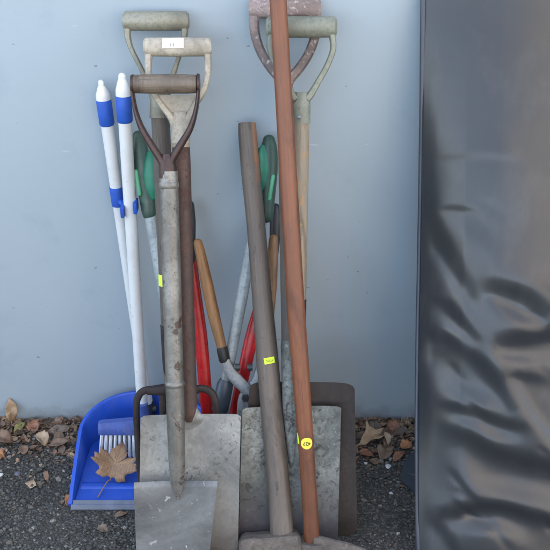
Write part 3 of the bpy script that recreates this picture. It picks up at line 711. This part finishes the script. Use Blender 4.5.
for ix in range(19):
    for iy in range(3):
        X = xl * .93 + (xr - xl) * .93 * ix / 18; Y = -.011 + .011 * iy
        for q in range(44):
            a = rb.random() * 6.28; r_ = .0030 * math.sqrt(rb.random()); sp = rb.uniform(1.0, 1.7)
            x0, y0 = X + r_ * math.cos(a), Y + r_ * math.sin(a); fl = .08 * (ix - 9) / 9
            x1, y1 = X + r_ * sp * math.cos(a) + fl * .10, Y + r_ * sp * math.sin(a) - .004
            zb = rb.uniform(.0, .005)
            b.tube([(x0, y0, hz0 + .004), ((x0 + x1) / 2, (y0 + y1) / 2 - .0006, (hz0 + zb) / 2), (x1, y1, zb)], [.00052, .0005, .0004], 4, cap=False)
b.build('bristles', 'bristle', br, 0, 0, False)

# ------------------------------------------------------------------ tarpaulin
LEAN_T = (0.97, .030); LEAN_B = (0.0, .455)
pt = Vector((0, -LEAN_T[1], LEAN_T[0])); pb = Vector((0, -LEAN_B[1], LEAN_B[0]))
sl = (pt - pb).normalized(); tn = Vector((1, 0, 0)).cross(sl)         # towards the wall
if tn.y > 0: tn = -tn                                                  # towards the viewer
def TS(px, py):
    r = ray(px, py); p = CAM + r * ((pb - CAM).dot(tn) / r.dot(tn)); v = p - pb; return (v.x, v.dot(sl))
# creases: (line in the photo, half width in pixels, slope); positive slope = the vinyl leans out over it and looks at the ground,
# negative = it leans back and looks at the sky.  The slopes are summed up the sheet into one relief.
CREASES = [
    ([(433, 212), (440, 235), (452, 262), (469, 298)], 5, .62), ([(436, 298), (447, 304), (458, 318), (473, 336)], 4.2, .60),
    ([(431, 338), (446, 336), (462, 345), (480, 362), (496, 385), (506, 404)], 6.5, .62), ([(444, 402), (460, 402), (478, 408), (500, 416), (516, 418)], 5, .60),
    ([(451, 428), (466, 428), (482, 440), (505, 450), (530, 456), (562, 464), (620, 470)], 8.5, .66), ([(478, 280), (495, 284), (515, 290), (530, 300), (541, 313)], 8.5, .55),
    ([(489, 338), (505, 332), (530, 330), (560, 326), (620, 330)], 8.5, .60), ([(508, 372), (520, 370), (545, 374), (590, 384)], 9, .25),
    ([(436, 511), (455, 506), (475, 500), (500, 500), (530, 508), (570, 520), (640, 530)], 6, .70), ([(430, 514), (444, 530), (456, 552)], 5, .40),
    ([(440, 158), (480, 156), (512, 160)], 4, .14), ([(437, 208), (452, 207), (470, 209)], 3, .30), ([(560, 280), (590, 300), (620, 290), (680, 300)], 8, .4), ([(590, 420), (640, 410), (690, 425)], 8, .5),
    ([(434, 250), (445, 270), (458, 294)], 6, -.30), ([(436, 316), (450, 328), (466, 347)], 6, -.32), ([(435, 356), (440, 375), (455, 390), (482, 399)], 11, -.34),
    ([(447, 413), (470, 422), (497, 433)], 6.5, -.34), ([(455, 440), (465, 460), (480, 478), (510, 486), (560, 494), (620, 500)], 11, -.30), ([(480, 291), (500, 306), (531, 326)], 7.5, -.24),
    ([(489, 347), (505, 352), (530, 354)], 6.5, -.24), ([(503, 377), (515, 395), (530, 415), (552, 437), (590, 462)], 6.5, -.27), ([(460, 520), (490, 519), (522, 530)], 7.5, -.36),
    ([(452, 218), (470, 232), (485, 245)], 9, -.14), ([(560, 350), (600, 352), (650, 360)], 8, -.4),
]
import numpy as np
rc = random.Random(21)
for i in range(34):                                                    # many slight wrinkles between the big folds
    x, y = rc.uniform(440, 640), rc.uniform(230, 560) if i > 5 else rc.uniform(120, 230); l = rc.uniform(14, 46); a_ = R(rc.uniform(5, 62)); k_ = rc.uniform(.08, .22) * (1 if y > 230 else .5)
    ln = [(x, y), (x + l * .5 * math.cos(a_), y + l * .5 * math.sin(a_) - rc.uniform(-3, 4)), (x + l * math.cos(a_), y + l * math.sin(a_))]
    w_ = rc.uniform(2.2, 4.5); CREASES.append((ln, w_, k_)); CREASES.append(([(p[0] - 1, p[1] + w_ * 2) for p in ln], w_ * 1.2, -k_ * .8))
def smooth_line(pl):
    v, _ = spline([Vector((p[0], p[1], 0)) for p in pl], [(0, 0)] * len(pl), 4); return [(p.x, p.y) for p in v]
XL = TS(421, 0)[0]; XR = XL + .72; SB = -.02; STOP = 1.38
def bell(s):
    q = min(1, max(0, s / 1.08)); return 16 * q * q * (1 - q) * (1 - q)
def edge_x(s):  # left edge as it hangs
    return XL + (.006 * math.sin(s / 1.06 * 2.5) if s > 0 else 0) + .012 * max(0, 1 - s / .5) ** 2 + .0075 * bell(s)
nu, nv = 240, 460
SS = SB + (STOP - SB) * np.arange(nv + 1) / nv
XX = np.array([edge_x(q) for q in SS])[:, None] + (XR - XL) * np.arange(nu + 1)[None, :] / nu
SG = np.repeat(SS[:, None], nu + 1, 1); GR = np.zeros_like(XX)
for pl, wpx, k_ in CREASES:
    pts_ = smooth_line([TS(*p) for p in pl]); tot = len(pts_) - 1; best = np.full(XX.shape, 9.0); U = np.zeros_like(XX)
    for i in range(tot):
        (ax, as_), (bx, bs) = pts_[i], pts_[i + 1]; dx, ds = bx - ax, bs - as_
        tc = np.clip(((XX - ax) * dx + (SG - as_) * ds) / (dx * dx + ds * ds), 0, 1)
        dd = np.hypot(XX - ax - dx * tc, SG - as_ - ds * tc); m_ = dd < best; best = np.where(m_, dd, best); U = np.where(m_, (i + tc) / tot, U)
    if k_ > .25: k_, wpx = k_ * .78, wpx * 1.25
    elif k_ < -.25: k_, wpx = k_ * 1.1, wpx * 1.2
    GR += k_ * np.exp(-(best / (wpx * .00195)) ** 2) * (.25 + .75 * np.sin(np.pi * np.clip(U, 0, 1)) ** .6)
GR += np.array([[.13 * noise.noise(Vector((XX[j, i] * 9, SG[j, i] * 11, 3.3))) * min(1, max(.15, 1.2 - SG[j, i] * 1.2)) for i in range(nu + 1)] for j in range(nv + 1)])
# relief whose slope up the sheet follows GR while staying smooth sideways (least squares, solved by Fourier transform)
py_, px_ = 256, 160; GP = np.pad(GR, ((py_, py_), (px_, px_)))
ks = 2 * np.pi * np.fft.fftfreq(GP.shape[0], (STOP - SB) / nv)[:, None]; kx = 2 * np.pi * np.fft.fftfreq(GP.shape[1], (XR - XL) / nu)[None, :]
HT = np.real(np.fft.ifft2(-1j * ks * np.fft.fft2(GP) / (ks ** 2 + .22 * kx ** 2 + 160.0)))[py_:py_ + nv + 1, px_:px_ + nu + 1] * 1.35
HF = HT.tolist()
def TP(u, v):
    s = SB + (STOP - SB) * v; x = edge_x(s) + (XR - XL) * u; rx = x - XL
    fade = min(1, max(0, (rx - .006) / .03)); fade = fade * fade * (3 - 2 * fade)
    h = HF[round(v * nv)][round(u * nu)] * fade
    q = Vector((x * 3.2, s * 1.6, 1.3))
    amp = .004 + .007 * max(0, 1 - s / .75)
    h += noise.noise(q) * amp * fade + noise.noise(Vector((x * 9, s * 6, 4))) * .0015 * fade * max(.25, 1 - s / .9)
    h += .036 * math.sin(min(1, rx / .25) * math.pi / 2) - .10 * max(0, rx - .20) ** 2     # gentle billow
    h += .006 * (1 - math.exp(-rx / .022))
    h += .034 * bell(s) * min(1, rx / .08)
    hug = .060 * bell(s)                     # the free edge swings back to the wall
    wg = max(0, 1 - rx / .15); h -= hug * wg * wg
    return pb + Vector((x, 0, 0)) + sl * s + tn * h
base_obj = bpy.data.objects.new('tarpaulin', None); COL.objects.link(base_obj); base_obj.location = pb + Vector((XL + .2, 0, 0))
tag(base_obj, 'slate grey vinyl tarpaulin hanging at right in wrinkled glossy folds over the wall', 'tarpaulin')
def rel(v): return Vector(v) - base_obj.location
b = MB(); b.sheet(lambda u, v: rel(TP(u, v)), nu, nv, -.0015, tuple(tn)); b.build('vinyl_sheet', 'tarp', base_obj, 0)
b = MB()
for off, rr in ((.000, (.0052, .0045)), (.0092, (.0040, .0028))):
    pts = []
    for i in range(90):
        s = SB + (STOP - SB) * i / 89; wg = max(0, 1 - off / .15) ** 2
        pts.append(rel(pb + Vector((edge_x(s) + off, 0, 0)) + sl * s + tn * (.002 + .0006 * math.sin(s * 37) - .060 * bell(s) * wg)))
    b.tube(pts, [rr] * len(pts), 10, yhint=tuple(tn))
b.build('hem', 'hem', base_obj)
b = MB(); b.ngon([rel(p) for p in (G(413, 452, .02), G(404, 463, .012), G(400, 480, .004), G(414, 493, .003), G(440, 493, .004), G(440, 455, .02))], .002, (0, 0, 1))
b.build('trailing_flap', 'hem', base_obj)

# ------------------------------------------------------------------ gravel, litter, leaves
cx_pan = pan.location.x
def ico():
    bm = bmesh.new(); bmesh.ops.create_icosphere(bm, subdivisions=1, radius=1)
    vs = [v.co.copy() for v in bm.verts]; fs = [tuple(v.index for v in f.verts) for f in bm.faces]; bm.free(); return vs, fs
iv, iff = ico(); rs_ = random.Random(11); V = []; F = []
def stone(x, y, r):
    if abs(x - cx_pan) < .137 and -.30 < y < -.05: return
    k = len(V); sx, sy, sz = r * rs_.uniform(.7, 1.35), r * rs_.uniform(.7, 1.2), r * rs_.uniform(.5, .9); a = rs_.random() * 6.28; ca, sa = math.cos(a), math.sin(a)
    z0 = sz * rs_.uniform(.0, .7)
    for v in iv:
        j = 1 + rs_.uniform(-.2, .2); X, Y, Z = v.x * sx * j, v.y * sy * j, v.z * sz * j
        V.append((x + X * ca - Y * sa, y + X * sa + Y * ca, max(-.001, z0 + Z)))
    F.extend(tuple(i + k for i in f) for f in iff)
for i in range(26000):
    x = rs_.uniform(-.78, .62); dd = rs_.uniform(.003, .62)
    r = min(.0085, .0016 + rs_.expovariate(1 / .0011))
    dens = noise.noise(Vector((x * 5, dd * 5, 2)))
    if dens < -.08 and rs_.random() < .6: continue
    stone(x, -dd, r)
me = bpy.data.meshes.new('loose_gravel'); me.from_pydata(V, [], F); me.materials.append(M['stone'])
go = bpy.data.objects.new('loose_gravel', me); COL.objects.link(go); tag(go, 'dark grey loose grit and gravel along the foot of the wall', 'gravel', None, 'stuff')

LM = {
 'tan': leaf_mat('tan dry leaf', (.38, .26, .15), (.26, .165, .09), (.36, .26, .17)),
 'brown': leaf_mat('brown dry leaf', (.20, .125, .075), (.13, .08, .05), (.2, .14, .1)),
 'red': leaf_mat('red brown dry leaf', (.27, .115, .058), (.18, .08, .045), (.3, .16, .1)),
 'grey': leaf_mat('grey brown dry leaf', (.19, .14, .10), (.13, .10, .075), (.2, .16, .13)),
 'beige': leaf_mat('beige dry leaf', (.42, .31, .20), (.30, .21, .13), (.4, .32, .24)),
 'olive': leaf_mat('yellow green leaf', (.24, .23, .07), (.17, .15, .05), (.3, .28, .12)),
 'orange': leaf_mat('orange brown leaf', (.38, .17, .06), (.27, .12, .05), (.42, .24, .12)),
 'maple': leaf_mat('pale brown maple leaf', (.33, .195, .10), (.21, .12, .065), (.42, .28, .16)),
}
OVAL = [(0, -1), (.22, -.75), (.40, -.4), (.46, 0), (.40, .4), (.2, .78), (0, 1), (-.2, .78), (-.40, .4), (-.46, 0), (-.40, -.4), (-.22, -.75)]
BROAD = [(0, -1), (.35, -.85), (.7, -.5), (.78, -.05), (.62, .2), (.7, .5), (.3, .7), (.05, 1), (-.28, .75), (-.66, .55), (-.6, .15), (-.78, -.1), (-.66, -.55), (-.3, -.85)]
SHRED = [(0, -1), (.3, -.6), (.25, -.2), (.7, .1), (.95, .55), (.6, .45), (.25, .3), (.1, .7), (-.1, 1), (-.2, .5), (-.5, .2), (-.85, .25), (-.45, -.1), (-.2, -.5)]
TRI = [(0, -.9), (.45, -.35), (.85, .35), (.3, .55), (-.1, .8), (-.5, .5), (-.85, .4), (-.45, -.3)]
MAPLE_H = [(0, -.62), (.10, -.55), (.30, -.70), (.62, -.60), (.52, -.40), (.60, -.28), (.98, -.08), (.86, .02), (.92, .20), (.72, .22), (.80, .52), (.60, .44), (.46, .40), (.36, .30), (.34, .62), (.26, .60), (.14, .86), (0, 1.02)]
MAPLE = MAPLE_H + [(-x, y) for x, y in reversed(MAPLE_H[1:-1])]
def leaf(name, label, outline, loc, size, mat, rz, tilt=(0, 0), curl=.25, stem=.6, group=None, cat='leaf', seed=1, asp=1.0):
    bm = bmesh.new(); n = len(outline); rl = random.Random(seed)
    ring_f = (1.0, .72, .42, .18); rows = []
    pts = []
    for i, (x, y) in enumerate(outline):                       # subdivide the outline for a natural edge
        x2, y2 = outline[(i + 1) % n]
        for q in (0, .34, .67): pts.append((x + (x2 - x) * q + (rl.uniform(-.02, .02) if q else 0), y + (y2 - y) * q + (rl.uniform(-.02, .02) if q else 0)))
    def zf(x, y):
        fold = abs(x) * .22 * curl * 2
        return curl * (.55 * (x * x) - .25 * y * y + .35 * x * y) + fold * .5 + .10 * noise.noise(Vector((x * 2.2, y * 2.2, seed * 3.1))) * (1 + curl) + .03 * noise.noise(Vector((x * 7, y * 7, seed)))
    for f in ring_f: rows.append([bm.verts.new((x * f * size * asp, y * f * size, zf(x * f, y * f) * size)) for x, y in pts])
    c = bm.verts.new((0, 0, zf(0, 0) * size)); m = len(pts)
    for r_ in range(len(rows) - 1):
        for i in range(m): bm.faces.new((rows[r_][i], rows[r_][(i + 1) % m], rows[r_ + 1][(i + 1) % m], rows[r_ + 1][i]))
    for i in range(m): bm.faces.new((rows[-1][i], rows[-1][(i + 1) % m], c))
    me = bpy.data.meshes.new(name); bm.to_mesh(me); bm.free(); me.shade_smooth()
    me.materials.append(LM[mat])
    o = bpy.data.objects.new(name, me); COL.objects.link(o)
    sd = o.modifiers.new('thickness', 'SOLIDIFY'); sd.thickness = .0006
    rot = Matrix.Rotation(R(tilt[0]), 4, 'X') @ Matrix.Rotation(R(tilt[1]), 4, 'Y') @ Matrix.Rotation(R(rz), 4, 'Z')
    zmin = min((rot @ v.co).z for v in me.vertices)
    o.matrix_world = Matrix.Translation(Vector(loc) + Vector((0, 0, -zmin if loc[2] < .0125 else 0))) @ rot
    tag(o, label, cat, group)
    if stem:
        b = MB(); y0 = min(y for x, y in outline) * size
        b.tube([(0, y0 * .8, zf(0, -.5) * size), (.03 * size, y0 - stem * size * .5, zf(0, -.7) * size), (.10 * size, y0 - stem * size, zf(0, -.7) * size * .5)], [.0011, .0009, .0008], 6, smooth=3); b.build('stem', LM[mat], o)
    return o
LG = 'dry leaves drifted against the foot of the wall'
def gl(px, py, z=.004): p = G(px, py); return (p.x, p.y, z)
LV = [
 ('upright curled tan leaf leaning on the wall at far left', OVAL, (12, 413), .030, 'tan', 0, (72, 26), .5, .3),
 ('small yellow green oval leaf beside the upright tan leaf at far left', OVAL, (20, 430), .020, 'olive', -25, (12, 5), .3, .2),
 ('red brown squarish leaf lying close to the wall left of the dustpan', BROAD, (34, 430), 0.0189, 'red', 15, (22, -5), .3, 0),
 ('flat grey brown oval leaf near the wall, nearest the top of the dustpan', OVAL, (60, 432), 0.0267, 'grey', -75, (15, 0), .15, .3),
 ('crumpled beige leaf in the middle of the left drift', BROAD, (42, 444), 0.0198, 'beige', 40, (10, 15), .7, 0),
 ('long brown leaf pointing at the dustpan in the left drift', OVAL, (60, 446), 0.0258, 'brown', -80, (8, -6), .4, .3),
 ('small dull tan leaf at the front of the left drift', BROAD, (24, 452), .014, 'brown', 10, (12, 8), .4, 0),
 ('dark brown leaf cut by the left border of the picture', BROAD, (4, 443), .022, 'brown', 70, (20, 10), .5, .4),
 ('orange leaf scrap at the left border below the drift', TRI, (1, 458), .014, 'orange', 70, (10, 15), .4, 0),
 ('pale tan triangular leaf alone on the gravel at left', TRI, (32, 486), .015, 'beige', 170, (8, 4), .25, .5),
 ('tiny tan leaf touching the left side of the dustpan', OVAL, (72, 458), .013, 'tan', 40, (5, 5), .4, 0),
 ('orange brown leaf scrap curled at the dustpan lip corner', OVAL, (68, 504), .014, 'orange', 10, (20, 30), .6, 0),
 ('grey brown leaf half sunk in the gravel in front of the dustpan', BROAD, (103, 531), .013, 'grey', 60, (6, 4), .3, 0),
 ('thin brown leaf sliver on the gravel just before the dustpan lip', OVAL, (121, 516), .014, 'brown', -70, (6, 4), .3, 0),
 ('curled dark purple brown leaf on edge by the wall at far left', BROAD, (4, 419), .022, 'brown', 120, (40, 15), .7, .3),
 ('big ragged tan leaf by the brown blade at right', SHRED, (371, 444), .036, 'tan', -60, (20, -12), .5, .4),
 ('pinkish brown leaf against the wall in the right drift', BROAD, (393, 431), .018, 'red', 35, (25, 0), .4, .2),
 ('dark curled brown leaf at the front of the right drift', BROAD, (384, 455), .024, 'brown', -20, (10, 10), .6, .4),
 ('orange tan leaf touching the tarpaulin hem', BROAD, (406, 447), .016, 'orange', -65, (20, 10), .4, .2),
 ('russet leaf below the orange leaf beside the tarpaulin', OVAL, (398, 459), .020, 'red', -40, (12, 5), .5, .2),
 ('brown leaf tucked beside the brown blade below the ragged tan leaf', OVAL, (366, 456), .020, 'red', 60, (10, -10), .5, 0),
 ('narrow beige leaf standing in the middle of the right drift', OVAL, (387, 444), .017, 'beige', 15, (30, 25), .6, .2),
 ('dull brown leaf flat against the wall foot behind the right drift', OVAL, (376, 430), .020, 'grey', 80, (18, 0), .3, 0),
 ('grey brown leaf wedged between right drift and tarpaulin', OVAL, (404, 433), .018, 'grey', 70, (25, 0), .3, 0),
]
for i, (lb, ol, (px, py), sz, mt, rz, tl, cu, stm) in enumerate(LV):
    leaf('dry_leaf', lb, ol, (gl(px, py) if i else tuple(P(11, 411, .016))), sz, mt, rz, tl, cu * 1.9, stm, LG, 'leaf', i + 2)
# maple leaf lying in the dustpan, propped against the bristles
pm = P(114, 464, .206)
ml = leaf('maple_leaf', 'large pale brown maple leaf lying in the blue dustpan', MAPLE, (pm.x + .003, pm.y, pm.z + .000), .050, 'maple', -16, (40, 4), .62, 0, None, 'leaf', 40, 1.05)
b = MB(); iv_ = ml.matrix_world.inverted()
b.tube([ml.data.vertices[0].co * .9, ml.data.vertices[0].co * 1.12, iv_ @ G(107, 482, .022), iv_ @ G(98, 497, .014)], [.0014, .0013, .0012, .0014], 6, smooth=4); b.build('stem', LM['maple'], ml)
# pale pebbles and scraps
def pebble(label, px, py, r, c, name='pebble', sq=.6):
    p = G(px, py); bm = bmesh.new(); bmesh.ops.create_icosphere(bm, subdivisions=2, radius=r)
    for v in bm.verts: v.co *= 1 + .35 * noise.noise(v.co * (1.1 / r) + Vector((px, py, 0)) * .37); v.co.z *= sq
    me = bpy.data.meshes.new(name); bm.to_mesh(me); bm.free(); me.shade_smooth(); me.materials.append(plain('pebble ' + label[:12], c, .7, 0, .3, 120))
    o = bpy.data.objects.new(name, me); COL.objects.link(o); o.location = (p.x, p.y, r * sq * .8); tag(o, label, 'stone', 'pale pebbles on the gravel')
pebble('white pebble at the left border of the picture', 1, 476, .006, (.55, .55, .52))
pebble('small white pebble below the ragged leaf at right', 366, 464, .004, (.60, .60, .58))
pebble('largest white stone chip in front of the right leaf drift', 388, 467, .0075, (.52, .53, .52), 'pebble', .4)
pebble('pale grey pebble nearest the tarpaulin foot', 391, 494, .004, (.45, .46, .45))
pebble('blue grey pebble on the left gravel before the dustpan', 18, 475, .007, (.11, .11, .14))
pebble('pale pebble lying between the left leaves', 26, 424, .004, (.5, .5, .47))
# leaf crumbs and twigs
b = MB(); rl = random.Random(5)
def scrap(x, y, z, s_, el, a, tx, ty, cu):
    m = Matrix.Rotation(a, 3, 'Z') @ Matrix.Rotation(tx, 3, 'X') @ Matrix.Rotation(ty, 3, 'Y'); n = rl.randint(6, 8); q = []
    for ring in (1.0, .5):
        for i in range(n):
            t_ = 2 * math.pi * (i + (rl.uniform(-.3, .3) if ring == 1 else 0)) / n; r_ = ring * (rl.uniform(.65, 1.15) if ring == 1 else 1)
            u, v = r_ * math.cos(t_), r_ * math.sin(t_) * el; q.append(Vector((u, v, cu * (u * u + .4 * v * u))))
    q.append(Vector((0, 0, 0)))
    q = [m @ (p * s_) for p in q]; zm = min(p.z for p in q)
    b.add([p + Vector((x, y, z - zm)) for p in q], [(i, (i + 1) % n, (i + 1) % n + n, i + n) for i in range(n)] + [(i + n, (i + 1) % n + n, 2 * n) for i in range(n)])
for i in range(3300):
    big = rl.random() < .13
    left = rl.random() < .62
    x = (rl.uniform(-.74, -.40) if left else rl.uniform(.14, .35)); dd = min(.45, .004 + rl.expovariate(1 / (.038 if big else .05)))
    if rl.random() < .12 and not big: x = rl.uniform(-.7, .35)
    if left and x < -.60: dd *= 1.2
    if abs(x - cx_pan) < .145 and .03 < dd < .31: continue
    s_ = rl.uniform(.007, .015) if big else rl.uniform(.0018, .0055)
    scrap(x, -dd, rl.uniform(.001, .007), s_, rl.uniform(.3, .95), rl.random() * 6.28, rl.uniform(-.5, .5), rl.uniform(-.5, .5), rl.uniform(-.2, .7))
for i in range(70):                                                   # twigs and stalks
    left = rl.random() < .6; x = rl.uniform(-.74, -.42) if left else rl.uniform(.15, .34); y = -min(.3, .006 + rl.expovariate(1 / .05)); a_ = rl.random() * 6.28; l = rl.uniform(.012, .04)
    if abs(x - cx_pan) < .15: continue
    p0 = Vector((x, y, rl.uniform(.003, .008))); p1 = p0 + Vector((math.cos(a_) * l, min(0, math.sin(a_) * l), rl.uniform(0, .012))); pm_ = (p0 + p1) / 2 + Vector((rl.uniform(-.004, .004), rl.uniform(-.004, .001), .002))
    b.tube([p0, pm_, p1], [.0009, .0008, .0005], 5, smooth=3)
lm = leaf_mat('leaf crumbs', (.17, .115, .075), (.085, .058, .042), (.25, .18, .12))
ntl = lm.node_tree; gi = N(ntl, 'ShaderNodeNewGeometry'); cr = N(ntl, 'ShaderNodeValToRGB'); el_ = cr.color_ramp.elements
el_[0].color = (.06, .042, .03, 1); el_[1].color = (.34, .24, .15, 1)
for p_, c_ in ((.3, (.12, .08, .05, 1)), (.55, (.20, .125, .075, 1)), (.75, (.19, .085, .05, 1)), (.9, (.28, .19, .115, 1))): q_ = el_.new(p_); q_.color = c_
ntl.links.new(gi.outputs['Random Per Island'], cr.inputs['Fac'])
ntl.links.new(mix(ntl, ramp(ntl, tex(ntl, coords(ntl), 160, 5), .4, .7), cr.outputs['Color'], (.07, .05, .035)), ntl.nodes['Principled BSDF'].inputs['Base Color'])
lit = b.build('leaf_litter', lm, None, 0, 0, False)
tag(lit, 'brown leaf crumbs scattered along the foot of the wall', 'litter', None, 'stuff')

# ------------------------------------------------------------------ unseen hedge and house, added to block low sky and reflect in the vinyl
def added_hedge(name, label, x0, x1, y0, y1, h, n, seed):
    b = MB(); rl = random.Random(seed)
    for i in range(n):
        x, y = rl.uniform(x0, x1), rl.uniform(y0, y1); z = h * rl.random() ** .7 * (1 + .12 * noise.noise(Vector((x * 1.3, seed, 0)))); s_ = rl.uniform(.05, .12)
        m = Matrix.Rotation(rl.random() * 6.28, 3, 'Z') @ Matrix.Rotation(rl.uniform(-1, 1), 3, 'X')
        b.add([m @ Vector((u * s_, v * s_, 0)) + Vector((x, y, z)) for u, v in ((0, -1), (.5, 0), (0, 1), (-.5, 0))], [(0, 1, 2, 3)])
    o = b.build(name, plain('hedge leaves', (.035, .055, .022), .6, 0, .5, 3), None, 0, 0, False); tag(o, label, 'hedge')
added_hedge('hedge', 'unseen green hedge added behind the camera to block and reflect light', -7, 1.6, -5.2, -4.4, .95, 8000, 4)  # invented, out of view: cuts low sky off the wall, darkens the vinyl's reflections
hb = bpy.data.objects.new('added_house', None); COL.objects.link(hb); hb.location = (4.0, -6.4, 0); tag(hb, 'unseen tan brick house added behind the camera for the vinyl to reflect', 'house')  # made up, out of view: gives the vinyl a warm surface to mirror
b = MB(); b.box((0, -2, 3.7), (3.2, 2, 3.7)); b.build('wall', plain('tan brick', (.42, .365, .315), .8, 0, .3, 4), hb)
b = MB(); b.add([(-3.3, .4, 7.4), (3.6, .4, 7.4), (3.6, -4.4, 7.4), (-3.3, -4.4, 7.4), (-3.3, -2, 9.0), (3.6, -2, 9.0)], [(0, 1, 5, 4), (2, 3, 4, 5), (0, 4, 3), (1, 2, 5), (0, 3, 2, 1)]); b.build('roof', plain('grey roof tiles', (.12, .11, .11), .8, 0, .3, 5), hb)
for x in (-1.6, 1.5): b = MB(); b.box((x, .01, 1.5), (.55, .03, .6)); b.build('window', plain('dark window glass', (.03, .035, .04), .1, 0, .1), hb)

# ------------------------------------------------------------------ light
SUN_EL, SUN_AZ = R(42), R(-25)            # clear day, the sun stands behind the wall: everything in view is in open shade
sd = Vector((math.sin(SUN_AZ) * math.cos(SUN_EL), math.cos(SUN_AZ) * math.cos(SUN_EL), math.sin(SUN_EL)))
world = bpy.data.worlds.new('World'); scene.world = world; world.use_nodes = True
nt = world.node_tree; bg = nt.nodes['Background']; sky = nt.nodes.new('ShaderNodeTexSky'); sky.sky_type = 'NISHITA'; sky.sun_disc = False
sky.sun_elevation = SUN_EL; sky.sun_rotation = math.atan2(sd.x, sd.y); sky.air_density = 1.0; sky.dust_density = 1.5; sky.ozone_density = 1.0
hs = nt.nodes.new('ShaderNodeHueSaturation'); hs.inputs['Saturation'].default_value = .6; nt.links.new(sky.outputs['Color'], hs.inputs['Color']); nt.links.new(hs.outputs['Color'], bg.inputs['Color']); bg.inputs['Strength'].default_value = .15
su = bpy.data.lights.new('sun', 'SUN'); so = bpy.data.objects.new('sun', su); COL.objects.link(so)
su.energy = 5.0; su.angle = R(.6); su.color = (1, .95, .88); so.rotation_euler = (-sd).to_track_quat('-Z', 'Y').to_euler()

vs = scene.view_settings; vs.view_transform = 'Standard'; vs.look = 'None'; vs.gamma = 1; vs.use_curve_mapping = False; vs.exposure = 2.88
scene.display_settings.display_device = 'sRGB'
